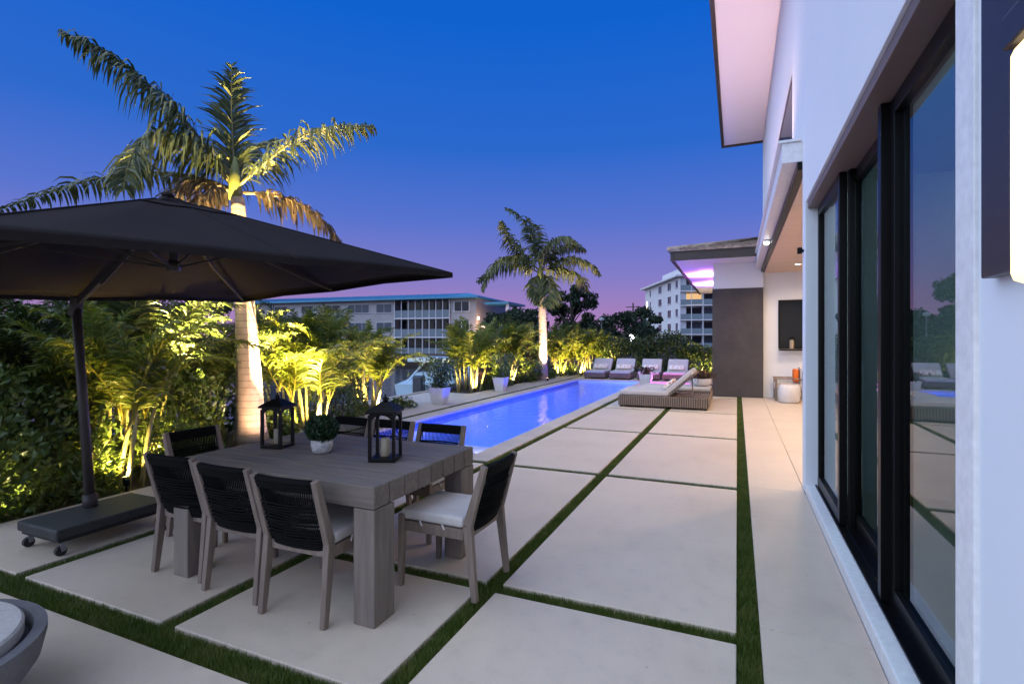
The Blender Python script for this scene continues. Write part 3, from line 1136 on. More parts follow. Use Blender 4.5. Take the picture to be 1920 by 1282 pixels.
MB().box(-.29, .8, -.10, .07, .10, .13).build('shelf', M['black'], t, .004)
MB().lathe([(.05, .131), (.055, .15), (.055, .34), (.04, .38)], 14).build('shade', M['candle'], t, smooth=True)
MB().lathe([(.06, .38), (.05, .42), (.015, .46)], 14).build('cap', M['black'], t)

# ================================================================== FURNITURE
# dining table
TX0, TX1, TY0, TY1, TZ = -3.41, -1.78, 2.25, 3.40, .76
table = thing('dining_table', 'long weathered grey teak dining table with thick plank top and square legs', 'table', ((TX0 + TX1) / 2, (TY0 + TY1) / 2, 0))
hw, hl = (TX1 - TX0) / 2, (TY1 - TY0) / 2
npk = 8
pw = 2 * hl / npk
for k in range(npk):
    ya = -hl + k * pw
    dz = random.uniform(-.001, .001)
    MB().box(-hw + random.uniform(0, .002), hw - random.uniform(0, .002), ya + .004, ya + pw - .004, TZ - .125 + dz, TZ + dz).build('plank', M['wood'], table, .008)
for sx in (-1, 1):
    for sy in (-1, 1):
        MB().box(sx * (hw - .07) - .07, sx * (hw - .07) + .07, sy * (hl - .095) - .09, sy * (hl - .095) + .09, 0, TZ - .128).build('leg', M['wood_leg'], table, .004)
ap = MB()
ap.box(-hw + .15, hw - .15, -.05, .05, TZ - .19, TZ - .127)
ap.build('stretcher', M['wood'], table, .003)


# chair: faces +Y
def make_chair():
    t = thing('dining_chair', '', 'chair')
    for sx in (-1, 1):
        X = sx * .215
        m = MB()
        m.bar((X * 1.03, -.285, 0), (X, -.235, .44), .034, .036, (0, 1, 0), .040, .058)
        m.bar((X, -.235, .44), (X, -.345, .805), .040, .058, (0, 1, 0), .036, .036)
        m.build('back_post', M['chair_wood'], t, .005)
        m = MB()
        m.bar((X * 1.03, .245, 0), (X, .235, .455), .032, .032, (0, 1, 0), .042, .046)
        m.build('leg', M['chair_wood'], t, .005)
        MB().bar((X, -.21, .385), (X, .215, .385), .03, .062).build('side_rail', M['chair_wood'], t, .004)
    MB().bar((-.195, .235, .385), (.195, .235, .385), .03, .062).build('front_rail', M['chair_wood'], t, .004)
    MB().bar((-.195, -.225, .385), (.195, -.225, .385), .03, .055).build('back_rail', M['chair_wood'], t, .004)
    s = MB()
    for k in range(6):
        y = -.17 + k * .07
        s.box(-.20, .20, y - .022, y + .022, .40, .416)
    s.build('seat_base', M['chair_wood'], t, .002)
    c = MB()
    c.box(-.225, .225, -.205, .25, .42, .485)
    c.build('cushion', M['cushion'], t, .022, seg=3)
    ties = MB()
    for x, y in ((.228, .10), (.228, -.06), (-.228, .10), (-.228, -.06)):
        ties.bar((x, y, .43), (x * 1.03, y - .02, .40), .008)
    ties.build('cushion_tie', M['cushion'], t)
    w = MB()

    def back(z):
        u = (z - .44) / .365
        return -.235 - .11 * u

    def bow(x):
        return -.035 * (1 - (x / .2) ** 2)
    xs = [i / 10 * .4 - .2 for i in range(11)]
    for z, r in ((.785, .020), (.765, .02), (.745, .018)):
        w.tube([(x, back(z) + bow(x) * .4, z) for x in xs], r, 7)
    for z in (.40, .418, .436):
        w.tube([(x, back(z) + bow(x) * .7, z) for x in xs], .013, 6)
    for x in (-.2, .2):
        w.tube([(x, back(z) + bow(x), z) for z in (.40, .6, .785)], .008, 5)
    w.build('back_rope', M['rope'], t, smooth=True)['kind'] = 'stuff'
    w = MB()
    nz = 30
    for i in range(nz):
        x = -.192 + .384 * i / (nz - 1)
        zs = [.41, .5, .6, .68, .75]
        w.tube([(x * (1 - .12 * math.sin(3.14 * (z - .41) / .34)), back(z) + bow(x) * (.7 + .3 * math.sin(3.14 * (z - .41) / .34)), z) for z in zs], .0042, 4, False)
    k = 0
    z = .455
    while z < .655:
        sag = .02 * math.sin(k * 1.3)
        w.tube([(x, back(z) + bow(x) * 1.0 - .010, z + sag * .4 * (x / .2)) for x in xs[::2]], .0062, 4, False)
        z += .0165
        k += 1
    w.build('back_weave', M['rope'], t, smooth=True)['kind'] = 'stuff'
    return t


chair0 = make_chair()
ck = kids_of(chair0)
chairs = [
    (-2.26, 2.43, 0, 'black rope back dining chair on the near long side, closest to the near table leg'),
    (-2.80, 2.48, 0, 'middle black rope back dining chair of the three on the near long side'),
    (-3.36, 2.53, 0, 'black rope back dining chair on the near long side, closest to the umbrella base'),
    (-2.37, 3.60, 180, 'dining chair on the pool side of the table, right behind the large lantern'),
    (-2.92, 3.63, 180, 'middle dining chair on the pool side, partly hidden by the large lantern'),
    (-3.40, 3.63, 180, 'dining chair on the pool side of the table behind the potted topiary'),
    (-1.70, 2.95, 90, 'dining chair at the house end of the table showing its cream cushion'),
    (-3.82, 2.90, -90, 'dining chair at the hedge end of the table facing the house'),
]
for i, (x, y, rz, lab) in enumerate(chairs):
    c = chair0 if i == 0 else copy_tree(chair0, ck)
    c.location = (x, y, 0)
    c.rotation_euler = (0, 0, R(rz + random.uniform(-2, 2)))
    c['label'] = lab
    c['group'] = 'rope back chairs around the dining table'


def make_lantern(name, label, loc, w, h, rz):
    t = thing(name, label, 'lantern', loc, rz, 'black lanterns on the dining table')
    q = w / 2
    body = h * .70
    MB().box(-q, q, -q, q, 0, .022).build('base', M['lantern'], t, .003)
    m = MB()
    for sx in (-1, 1):
        for sy in (-1, 1):
            m.box(sx * q - (.019 if sx > 0 else 0), sx * q + (.019 if sx < 0 else 0), sy * q - (.019 if sy > 0 else 0), sy * q + (.019 if sy < 0 else 0), .022, body)
    m.build('post', M['lantern'], t)
    # arched heads
    a = MB()
    r = q - .012
    zc = body - r * .9
    N = 10
    for face in range(4):
        rot = Matrix.Rotation(face * math.pi / 2, 4, 'Z')
        for i in range(N):
            t0, t1 = math.pi * i / N, math.pi * (i + 1) / N
            pts = []
            for yv in (q - .003, q - .011):
                pts += [(r * math.cos(t0), yv, zc + r * .9 * math.sin(t0)), (r * math.cos(t1), yv, zc + r * .9 * math.sin(t1)),
                        (r * math.cos(t1), yv, body + .012), (r * math.cos(t0), yv, body + .012)]
            a.add([rot @ Vector(p) for p in pts], [(3, 2, 1, 0), (4, 5, 6, 7), (0, 1, 5, 4)])
    a.build('arch', M['lantern'], t)
    rf = MB()
    q2 = q + .012
    z0 = body + .012
    z1 = h * .88
    q3 = w * .16
    rf.add([(-q2, -q2, z0), (q2, -q2, z0), (q2, q2, z0), (-q2, q2, z0), (-q2, -q2, z0 + .012), (q2, -q2, z0 + .012), (q2, q2, z0 + .012), (-q2, q2, z0 + .012),
            (-q3, -q3, z1), (q3, -q3, z1), (q3, q3, z1), (-q3, q3, z1)],
           [(3, 2, 1, 0), (0, 1, 5, 4), (1, 2, 6, 5), (2, 3, 7, 6), (3, 0, 4, 7), (4, 5, 9, 8), (5, 6, 10, 9), (6, 7, 11, 10), (7, 4, 8, 11), (8, 9, 10, 11)])
    rf.build('roof', M['lantern'], t, .002)
    f = MB()
    f.lathe([(q3 * .8, z1), (q3 * .5, z1 + h * .03), (q3 * .9, z1 + h * .05), (q3 * .3, z1 + h * .08), (.004, h)], 12)
    f.build('finial', M['lantern'], t, smooth=True)
    MB().lathe([(w * .16, .023), (w * .17, .03), (w * .17, h * .32), (w * .14, h * .33)], 16).build('candle', M['candle'], t, smooth=True)
    MB().tube([(0, 0, h * .33), (0, 0, h * .345)], .002, 5).build('wick', M['lantern'], t)
    return t


make_lantern('lantern', 'smaller black arched lantern near the hedge end of the table', (-3.10, 2.82, TZ + .001), .165, .40, R(12))
make_lantern('lantern', 'larger black arched lantern near the house end of the table', (-2.12, 2.80, TZ + .001), .175, .43, R(20))

t = thing('potted_plant', 'round green topiary in a carved white pot between the lanterns', 'plant', (-2.66, 2.80, TZ + .001))
MB().lathe([(.052, 0), (.066, .02), (.074, .06), (.074, .095), (.066, .095), (.064, .08)], 20).build('pot', M['pot_carved'], t, smooth=True)
rng = np.random.default_rng(11)
u = rng.normal(size=(2600, 3))
u /= np.linalg.norm(u, axis=1)[:, None]
rad = .112 * rng.uniform(.55, 1.06, 2600)[:, None] ** .6
pp = u * rad * np.array((1, 1, .85)) + np.array((0, 0, .165))
pp = pp[pp[:, 2] > .08]
link('leaves', leaf_mesh('leaves', pp, .03, M['topiary'], rng, .3, .45, u[:len(pp)] * .8), t)['kind'] = 'stuff'
MB().tube([(0, 0, .07), (0, 0, .14)], .012, 8).build('stem', M['bark'], t)

# cantilever umbrella -----------------------------------------------------
umb = thing('cantilever_umbrella', 'large square charcoal cantilever umbrella over the dining table', 'umbrella', (-4.85, 2.55, 0))
UO = Vector((-4.85, 2.55, 0))
cA, cB, cC, cD = Vector((-2.27, 3.93, 2.12)), Vector((-5.29, 4.32, 2.015)), Vector((-5.69, 1.24, 1.852)), Vector((-2.66, .86, 1.96))
apex = Vector((-3.98, 2.59, 2.63))
hub = Vector((-3.96, 2.62, 2.10))


def uadd(mb, name, mat, **k):
    return mb.build(name, M[mat], umb, loc=tuple(-UO), **k)


can = MB()
N = 12
ring = []
corn = [cA, cB, cC, cD]
per = []
for k in range(4):
    a, b = corn[k], corn[(k + 1) % 4]
    mid = (a + b) / 2
    for j in range(8):
        s = j / 8
        p = a.lerp(b, s)
        # hem pulled in and up between the ribs
        pull = .5 - .5 * math.cos(4 * math.pi * s)
        p = p + (mid * 0 + (apex - p).normalized() * .07 * pull * .6)
        p.z -= .0
        per.append(p)
NP = len(per)
for i in range(N + 1):
    f = i / N
    for k in range(NP):
        p = apex.lerp(per[k], .06 + .94 * f)
        s = (k % 4) / 4
        sag = (.5 - .5 * math.cos(2 * math.pi * s)) * math.sin(math.pi * f) * .035
        p.z -= sag * .6 + .0 * math.sin(math.pi * f)
        can.v.append(tuple(p))
for i in range(N):
    for k in range(NP):
        can.f.append((i * NP + k, i * NP + (k + 1) % NP, (i + 1) * NP + (k + 1) % NP, (i + 1) * NP + k))
can.f.append(tuple(range(NP)))
o = uadd(can, 'canopy', 'canvas', smooth=True)
so = o.modifiers.new('thick', 'SOLIDIFY')
so.thickness = .006
so.offset = 0
hem = MB()
for k in range(NP):
    a, b = per[k], per[(k + 1) % NP]
    hem.add([a + Vector((0, 0, .004)), b + Vector((0, 0, .004)), b - Vector((0, 0, .035)), a - Vector((0, 0, .035))], [(0, 1, 2, 3)])
h_o = hem.build('hem', M['canvas'], o)
so = h_o.modifiers.new('thick', 'SOLIDIFY')
so.thickness = .008
sm_ = MB()
for k in range(8):
    e_ = per[k * 4]
    sm_.tube([apex.lerp(e_, f) + Vector((0, 0, .004)) for f in (.1, .4, .7, 1.0)], .006, 5)
sm_.build('seam', M['canvas'], o)['kind'] = 'stuff'
# vent cap
vc = MB()
vtop = apex + Vector((0, 0, .014))
rimp = [apex.lerp(per[k], .22) + Vector((0, 0, .007)) for k in range(NP)]
for i in range(4):
    f = .03 + .97 * i / 3
    for k in range(NP):
        p = vtop.lerp(rimp[k], f)
        p.z -= .02 * math.sin(math.pi * f) + (.5 - .5 * math.cos(2 * math.pi * (k % 4) / 4)) * .012 * f
        vc.v.append(tuple(p))
for i in range(3):
    for k in range(NP):
        vc.f.append((i * NP + k, i * NP + (k + 1) % NP, (i + 1) * NP + (k + 1) % NP, (i + 1) * NP + k))
vc.f.append(tuple(range(NP)))
v_o = uadd(vc, 'vent_cap', 'canvas', smooth=True)
so = v_o.modifiers.new('thick', 'SOLIDIFY')
so.thickness = .006
kn = MB().lathe([(.035, 0), (.042, .012), (.03, .028), (.01, .036)], 14, tuple(vtop + Vector((0, 0, -.01))))
uadd(kn, 'top_knob', 'canvas', smooth=True)
for k in range(8):
    e = per[k * 4]
    d = Vector((0, 0, -.035))
    top = apex.lerp(e, .04) + Vector((0, 0, -.06))
    mid = apex.lerp(e, .5) + Vector((0, 0, -.085))
    r_ = MB()
    r_.bar(top, mid, .018, .024)
    r_.bar(mid, e + Vector((0, 0, -.016)), .018, .024)
    rb = uadd(r_, 'rib', 'umb_metal', bevel=.002)
    s_ = MB().bar(hub + (mid - hub) * .06, apex.lerp(e, .42) + Vector((0, 0, -.09)), .011, .014)
    so_ = s_.build('strut', M['umb_metal'], rb)
uadd(MB().lathe([(.035, -.03), (.05, -.02), (.05, .03), (.03, .05)], 14, tuple(hub)), 'hub', 'umb_metal', smooth=True)
uadd(MB().lathe([(.03, 0), (.03, .48)], 10, tuple(hub)), 'hub_post', 'umb_metal')
pb, pt = Vector((-4.80, 2.50, .2)), Vector((-5.0, 2.50, 1.84))
uadd(MB().tube([pb, pb.lerp(pt, .5), pt], [.036, .034, .032], 14), 'pole', 'umb_metal', smooth=True)
uadd(MB().tube([pb - Vector((0, 0, .02)), pb + (pt - pb) * .06], .05, 14), 'pole_sleeve', 'umb_metal', smooth=True)
jn = MB().bar(pt - Vector((.02, 0, .10)), pt + Vector((.02, 0, .06)), .07, .075)
uadd(jn, 'joint', 'umb_metal', bevel=.008)
am = MB()
at_ = apex + Vector((0, 0, -.10))
am.bar(pt, at_, .035, .055)
uadd(am, 'arm', 'umb_metal', bevel=.004)
am = MB().bar(pt.lerp(at_, .30) + Vector((0, 0, -.05)), pt.lerp(at_, .62) + Vector((0, 0, -.035)), .018, .018)
uadd(am, 'arm_strut', 'umb_metal', bevel=.002)
bs = MB()
bs.box(-4.92, -4.40, 2.08, 2.88, .125, .20)
uadd(bs, 'base', 'cart', bevel=.015, seg=3)
bs = MB()
bs.box(-4.90, -4.42, 2.10, 2.86, .10, .123)
uadd(bs, 'base_tray', 'rubber', bevel=.006)
for sx in (-4.87, -4.45):
    for sy in (2.13, 2.83):
        w_ = MB()
        w_.tube([(sx - .014, sy, .036), (sx + .014, sy, .036)], .036, 14)
        wo = uadd(w_, 'caster', 'rubber')
        MB().bar((sx + .024, sy + .01, .036), (sx + .024, sy, .10), .008, .03).build('fork', M['steel'], wo)

# fire bowl at the near left
t = thing('fire_bowl', 'round concrete fire bowl with a pale disc lid in the near left corner', 'fire bowl', (-3.01, .84, 0))
MB().lathe([(.30, 0), (.38, .05), (.48, .20), (.50, .29), (.50, .32), (.455, .32), (.44, .27)], 64).build('bowl', M['concrete_dark'], t, smooth=False)
MB().lathe([(.40, .27), (.425, .30), (.425, .345), (.415, .355), (.0, .357)], 64).build('lid', M['concrete'], t, smooth=False)


# planters ---------------------------------------------------------------
def planter(label, loc, w, h, seed, leafs, spread, mat, ls, rz=0):
    t = thing('planter', label, 'planter', loc, rz, 'white planters around the pool')
    b, q = w * .34, w / 2
    m = MB()
    ins = q - .03
    m.add([(-b, -b, 0), (b, -b, 0), (b, b, 0), (-b, b, 0), (-q, -q, h), (q, -q, h), (q, q, h), (-q, q, h),
           (-ins, -ins, h), (ins, -ins, h), (ins, ins, h), (-ins, ins, h), (-ins, -ins, h - .06), (ins, -ins, h - .06), (ins, ins, h - .06), (-ins, ins, h - .06)],
          [(3, 2, 1, 0), (0, 1, 5, 4), (1, 2, 6, 5), (2, 3, 7, 6), (3, 0, 4, 7), (4, 5, 9, 8), (5, 6, 10, 9), (6, 7, 11, 10), (7, 4, 8, 11),
           (8, 9, 13, 12), (9, 10, 14, 13), (10, 11, 15, 14), (11, 8, 12, 15), (12, 13, 14, 15)])
    m.build('pot', M['pot_white'], t, .012)
    rng = np.random.default_rng(seed)
    n = leafs
    p = rng.normal(size=(n, 3)) * np.array((spread[0], spread[0], spread[1] * .4)) * .5
    p[:, 2] = h + np.abs(rng.uniform(0, spread[1], n))
    p[:, :2] *= (0.5 + (p[:, 2:] - h) / spread[1] * .8)
    link('leaves', leaf_mesh('leaves', p, ls, M[mat], rng, .8, .35), t)['kind'] = 'stuff'
    st = MB()
    for k in range(7):
        an = k * .9
        st.tube([(0, 0, h - .06), (math.cos(an) * spread[0] * .2, math.sin(an) * spread[0] * .2, h + spread[1] * .7)], .006, 5)
    st.build('stems', M['bark'], t)
    return t


planter('tapered white planter with a tall dark plant by the dock', (-6.55, 10.75, 0), .40, .40, 1, 1100, (.42, .70), 'hedge_dark', .10)
planter('white planter with a dark bushy plant left of the far end of the pool', (-6.50, 14.15, 0), .38, .42, 2, 900, (.42, .70), 'clusia', .12)
planter('white planter beside the daybed and the pink lit spa', (-2.72, 17.23, .002), .40, .42, 3, 300, (.25, .22), 'croton', .10)


# loungers ---------------------------------------------------------------
def make_lounger():
    t = thing('sun_lounger', '', 'sun lounger')
    MB().box(-.46, .46, 0, 1.95, .06, .26).build('base', M['rattan'], t, .02)
    for sx in (-.40, .40):
        for y in (.08, 1.87):
            MB().box(sx - .03, sx + .03, y - .03, y + .03, 0, .06).build('foot', M['bronze'], t)
    MB().box(-.43, .43, .02, 1.22, .262, .37).build('seat_cushion', M['lounge_cushion'], t, .035, seg=3)
    rot = Matrix.Translation((0, 1.20, .27)) @ Matrix.Rotation(R(48), 4, 'X')
    MB().box(-.44, .44, 0, .78, -.03, .0, rot).build('back_frame', M['rattan'], t, .008)
    MB().box(-.42, .42, .0, .76, .002, .10, rot).build('back_cushion', M['lounge_cushion'], t, .035, seg=3)
    MB().box(-.36, .30, .06, .32, .105, .21, rot).build('pillow', M['pillow'], t, .045, seg=3)
    return t


l0 = make_lounger()
lk = kids_of(l0)
for i, (x, lab) in enumerate(((-5.15, 'leftmost far lounger, next to the lit palms'),
                              (-4.15, 'far lounger second from the palms with a patterned pillow'),
                              (-3.08, 'far lounger behind the white planter'),
                              (-2.15, 'rightmost far lounger, nearest the grey wing wall'))):
    c = l0 if i == 0 else copy_tree(l0, lk)
    c.location = (x, 19.98, .0)
    c.scale = (.9, .9, .86)
    c.rotation_euler = (0, 0, R((-2, 1, 2, -1)[i]))
    c['label'] = 'rattan sun lounger, ' + lab
    c['group'] = 'sun loungers in front of the far hedge'

t = thing('daybed', 'wide brown rattan daybed with raised white backrest beside the pool', 'daybed', (-2.52, 11.98, 0))
MB().box(0, 1.95, 0, 1.15, .04, .27).build('base', M['rattan'], t, .02)
for x in (.06, 1.89):
    for y in (.06, 1.09):
        MB().box(x - .03, x + .03, y - .03, y + .03, 0, .04).build('foot', M['bronze'], t)
MB().box(.02, 1.12, .03, 1.12, .272, .39).build('seat_cushion', M['lounge_cushion'], t, .04, seg=3)
rot = Matrix.Translation((1.08, 0, .28)) @ Matrix.Rotation(R(-42), 4, 'Y')
MB().box(0, .78, .04, 1.11, -.04, 0, rot).build('back_frame', M['rattan'], t, .008)
MB().box(0, .78, .05, 1.10, .002, .12, rot).build('back_cushion', M['lounge_cushion'], t, .04, seg=3)
MB().box(.04, .34, .12, .58, .125, .22, rot).build('pillow', M['pillow'], t, .05, seg=3)
MB().bar((1.62, .2, .28), (1.60, .2, .74), .03).build('back_support', M['rattan'], t)
t = thing('daybed', 'second rattan daybed lying flat behind the raised backrest', 'daybed', (-2.3, 13.35, 0))
MB().box(0, 1.72, 0, 1.05, .04, .27).build('base', M['rattan'], t, .02)
MB().box(.02, 1.70, .03, 1.02, .272, .37).build('cushion', M['lounge_cushion'], t, .04, seg=3)
t = thing('bowl_planter', 'round white bowl with a dark leafy plant standing behind the daybed', 'planter', (-.82, 13.9, .371))
MB().lathe([(.12, 0), (.20, .05), (.24, .15), (.23, .20), (.20, .20), (.18, .14)], 24).build('bowl', M['pot_white'], t, smooth=True)
rng = np.random.default_rng(21)
pp = rng.normal(size=(700, 3)) * np.array((.14, .14, .06)) + np.array((0, 0, .27))
link('leaves', leaf_mesh('leaves', pp, .09, M['croton'], rng, .8, .4), t)['kind'] = 'stuff'

# ================================================================== PLANTS
F_A = np.array((-math.sin(CAM_YAW), math.cos(CAM_YAW)))
F_R = np.array((math.cos(CAM_YAW), math.sin(CAM_YAW)))


def at(px, py, d):
    """site survey: photo bearing and elevation at a distance d -> world point"""
    l = (px - 960) / 974 * d
    p = F_A * d + F_R * l
    return Vector((p[0], p[1], CAM_H - (py - 636) / 974 * d))


# ---- areca clumps
areca_me = {}
for dark in (0, 1):
    L = []
    for k in range(6):
        rg = random.Random(50 + k)
        ln = rg.uniform(1.0, 1.35)
        up0 = rg.uniform(R(78), R(89))
        bend = (.55, .9, 1.2, 1.5, 1.85, 2.3)[k]
        pts = [(0, 0, 0)]
        for i in range(9):
            u = (i + .5) / 9
            th = up0 - bend * u ** 1.9
            q = pts[-1]
            pts.append((q[0] + math.cos(th) * ln / 9, q[1] + .03 * math.sin(u * 3 + k), q[2] + math.sin(th) * ln / 9))
        L.append(frond_mesh('frond', pts, 60, .34, .021, .85, .38, .40, M['areca_unlit' if dark else 'areca'], 90 + k, .010, True, .04))
    areca_me[dark] = L
cane_me = []
for k in range(3):
    rg = random.Random(k)
    bx, by = rg.uniform(-.05, .05), rg.uniform(-.05, .05)
    cane_me.append(MB().tube([(0, 0, 0), (bx * .4, by * .4, .35), (bx, by, .7), (bx * 1.9, by * 1.9, 1.0)], [.028, .024, .022, .014], 8).mesh('cane', M['cane']))


def areca(label, loc, h, spread, nf=22, nc=9, dark=0, seed=0, group='areca palms in the planting beds', fs=1.0):
    rg = random.Random(seed)
    t = thing('areca_palm', label, 'palm', loc, 0, group)
    canes = []
    for k in range(nc):
        an = rg.uniform(0, 6.283)
        rr = spread * .30 * math.sqrt(rg.uniform(0, 1))
        o = link('cane', cane_me[k % 3], t, smooth=True)
        hc = h * rg.uniform(.30, .52)
        o.location = (math.cos(an) * rr, math.sin(an) * rr, -.06)
        tilt = rg.uniform(.04, .22)
        o.rotation_euler = (0, tilt, an)
        o.scale = (1, 1, hc)
        top = Matrix.Rotation(an, 3, 'Z') @ Matrix.Rotation(tilt, 3, 'Y') @ Vector((0, 0, hc)) + Vector(o.location)
        canes.append((top, an))
    for k in range(nf):
        top, an = canes[k % nc]
        o = link('frond', areca_me[dark][rg.randrange(6)], t)
        o.location = top + Vector((0, 0, -rg.uniform(0, .10)))
        a2 = an + rg.uniform(-1.5, 1.5) if k < nc * 2 else rg.uniform(0, 6.283)
        o.rotation_euler = (rg.uniform(-.15, .15), rg.uniform(-.25, .25), a2)
        s = fs * h * rg.uniform(.42, .60)
        o.scale = (s, s, s)
    return t


def uplight(label, loc, target, e, color=(1.0, .69, .17), spot=140):
    t = thing('garden_spotlight', label, 'spotlight', loc, 0, 'garden uplights in the planting beds')
    MB().bar((0, 0, -.06), (0, 0, .06), .015).build('spike', M['black'], t)
    d = (Vector(target) - Vector(loc) - Vector((0, 0, .09))).normalized()
    c = Vector((0, 0, .09))
    MB().tube([c - d * .05, c + d * .04], [.028, .036], 12).build('housing', M['black'], t, smooth=True)
    MB().tube([c + d * .041, c + d * .043], [.03, .03], 12).build('lens', M['e_garden'], t)
    light('up_light', 'SPOT', tuple(c + d * .06), e, color, t, .03, spot=spot, blend=.5).rotation_euler = d.to_track_quat('-Z', 'Y').to_euler()


# lit clumps (base from the survey)
lit = [
    ('tall yellow lit areca palm with fat pale canes behind the umbrella pole', (-6.20, 3.45), 1.9, 1.0, 22, 6, 11),
    ('yellow lit areca palm with arching fronds right of the near palm trunk', (-6.70, 6.65), 2.05, 1.15, 34, 13, 12),
    ('yellow lit areca palm beside the dock opening, left of the boat', (-7.55, 9.35), 1.95, 1.1, 30, 12, 13),
    ('yellow lit areca palm with a fan of canes right of the dock side planter', (-7.35, 13.75), 2.0, 1.2, 30, 12, 14),
    ('yellow lit areca palm behind the planter with the dark bushy plant', (-7.45, 16.9), 2.15, 1.1, 28, 11, 15),
    ('yellow lit areca palm just right of the far palm trunk', (-6.95, 20.9), 2.0, 1.2, 28, 10, 16),
    ('yellow lit areca palm between the far palm and the first lounger', (-6.35, 22.0), 2.0, 1.2, 28, 10, 17),
    ('yellow lit areca palm behind the leftmost far lounger', (-5.95, 23.4), 1.9, 1.2, 26, 10, 18),
]
for lab, (x, y), h, sp, nf, nc, sd in lit:
    areca(lab, (x, y, -.02), h, sp, int(nf * 1.55), nc, 0, sd, fs=1.05)
up = [
    ('garden uplight at the foot of the palm behind the umbrella pole', (-5.86, 3.38, -.02), (-6.3, 3.5, 1.0), 300),
    ('garden uplight in front of the arching areca right of the near trunk', (-6.28, 6.45, -.02), (-6.75, 6.7, 1.5), 520),
    ('garden uplight by the areca beside the dock opening', (-7.10, 9.15, -.02), (-7.6, 9.45, 1.5), 520),
    ('garden uplight by the areca right of the dock side planter', (-7.05, 13.55, -.02), (-7.45, 13.85, 1.5), 600),
    ('garden uplight by the areca behind the bushy planter', (-7.10, 16.6, -.02), (-7.5, 17.0, 1.5), 600),
    ('garden uplight right of the far palm trunk', (-6.70, 20.55, -.02), (-7.0, 21.0, 1.5), 600),
    ('garden uplight between the far palm and the loungers', (-6.10, 21.6, -.02), (-6.4, 22.1, 1.5), 600),
    ('garden uplight behind the leftmost lounger', (-5.75, 22.95, -.02), (-5.95, 23.5, 1.5), 520),
]
for lab, a, b, e in up:
    uplight(lab, a, b, e)

dark = [
    ('dark areca palm at the left edge behind the hedge, first from the corner', (-7.4, 1.9), 2.1),
    ('dark areca palm behind the umbrella pole, nearest the pole joint', (-7.6, 3.1), 2.15),
    ('dark areca palm with one pale arching frond under the umbrella corner', (-7.3, 4.4), 2.35),
    ('dark areca palm just left of the near palm trunk', (-7.7, 5.4), 2.1),
    ('dark areca palm between the near trunk and the dock', (-7.9, 7.7), 2.1),
    ('dark areca palm rising behind the dock side planter', (-7.9, 14.9), 2.0),
    ('dark areca palm in the bed left of the far palm trunk', (-7.9, 18.2), 2.2),
    ('dark areca palm in the bed right behind the far palm trunk', (-7.8, 20.2), 2.2),
    ('dark areca palm at the far bend of the bed behind the lit row', (-7.4, 22.4), 2.2),
    ('dark areca palm at the end of the lit row by the far hedge', (-6.6, 24.4), 2.1),
]
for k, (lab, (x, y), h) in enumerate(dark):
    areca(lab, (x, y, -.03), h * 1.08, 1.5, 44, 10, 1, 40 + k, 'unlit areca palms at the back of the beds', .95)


# ---- hedges and shrubs
def lumpy(n, size, rng, shell=.28, seedp=0):
    """points near the surface of a lumpy box-ish mound, size=(sx,sy,sz) half/half/full"""
    u = rng.normal(size=(n, 3))
    u[:, 2] = np.abs(u[:, 2])
    k = np.max(np.abs(u) ** 1.0, axis=1)[:, None]
    e = (np.sum(np.abs(u) ** 4, axis=1) ** .25)[:, None]
    p = u / e
    lump = 1 + .10 * np.sin(p[:, :1] * 7 + seedp) + .10 * np.sin(p[:, 1:2] * 9 + 2 * seedp) + .08 * np.sin(p[:, 2:] * 8 + p[:, :1] * 5)
    r = 1 - shell * rng.uniform(0, 1, n)[:, None] ** 1.5
    return p * lump * r * np.array(size), p


def shrub(name, label, cat, loc, size, n, ls, mat='clusia', seed=0, group=None, rz=0, aspect=.55):
    t = thing(name, label, cat, loc, rz, group)
    rng = np.random.default_rng(seed)
    p, o_ = lumpy(n, size, rng, .35, seed)
    link('leaves', leaf_mesh('leaves', p, ls, M[mat], rng, .35, aspect, o_ * .6), t)['kind'] = 'stuff'
    st = MB()
    rg = random.Random(seed)
    for k in range(8):
        x, y = rg.uniform(-.6, .6) * size[0], rg.uniform(-.6, .6) * size[1]
        st.tube([(x * .7, y * .7, -.05), (x, y, size[2] * .5), (x * 1.2, y * 1.2, size[2] * .85)], [.018, .014, .006], 5)
    st.build('stems', M['bark'], t)
    return t


sh_list = [
    ('dense green broad leaf shrub at the left edge of the photo', (-6.45, 2.35, -.03), (.75, .55, 1.15), 5200, .085),
    ('dense green broad leaf shrub left of the umbrella pole', (-6.65, 3.0, -.03), (.55, .5, 1.2), 4200, .085),
    ('low green leafy shrub behind the far corner of the umbrella base', (-6.15, 2.95, -.03), (.4, .45, .55), 2600, .08),
    ('low leafy shrub between the umbrella pole and the near palm', (-6.4, 4.1, -.03), (.4, .4, .6), 3200, .08),
    ('leafy shrub with pale lit leaves left of the near palm trunk', (-6.98, 4.75, -.03), (.42, .4, 1.1), 3200, .085),
    ('low leafy shrub at the foot of the near palm trunk', (-6.75, 6.1, -.03), (.3, .3, .5), 1500, .08),
    ('dark leafy shrub between the two nearest lit palms', (-7.25, 8.0, -.03), (.5, .6, 1.1), 3000, .09),
    ('small low groundcover shrub beside the dock corner', (-7.1, 9.9, -.03), (.35, .25, .22), 900, .08),
    ('dark leafy shrub left of the far palm trunk', (-7.35, 17.9, -.03), (.55, .7, .9), 2400, .10),
    ('dark leafy shrub at the foot of the far palm', (-7.15, 19.4, -.03), (.45, .7, .6), 1800, .10),
    ('low dark shrub right of the dock side planter palm', (-7.2, 15.2, -.03), (.4, .8, .5), 1800, .10),
    ('low dark shrub under the lit palms by the loungers', (-6.9, 21.7, -.03), (.5, .9, .5), 1800, .10),
]
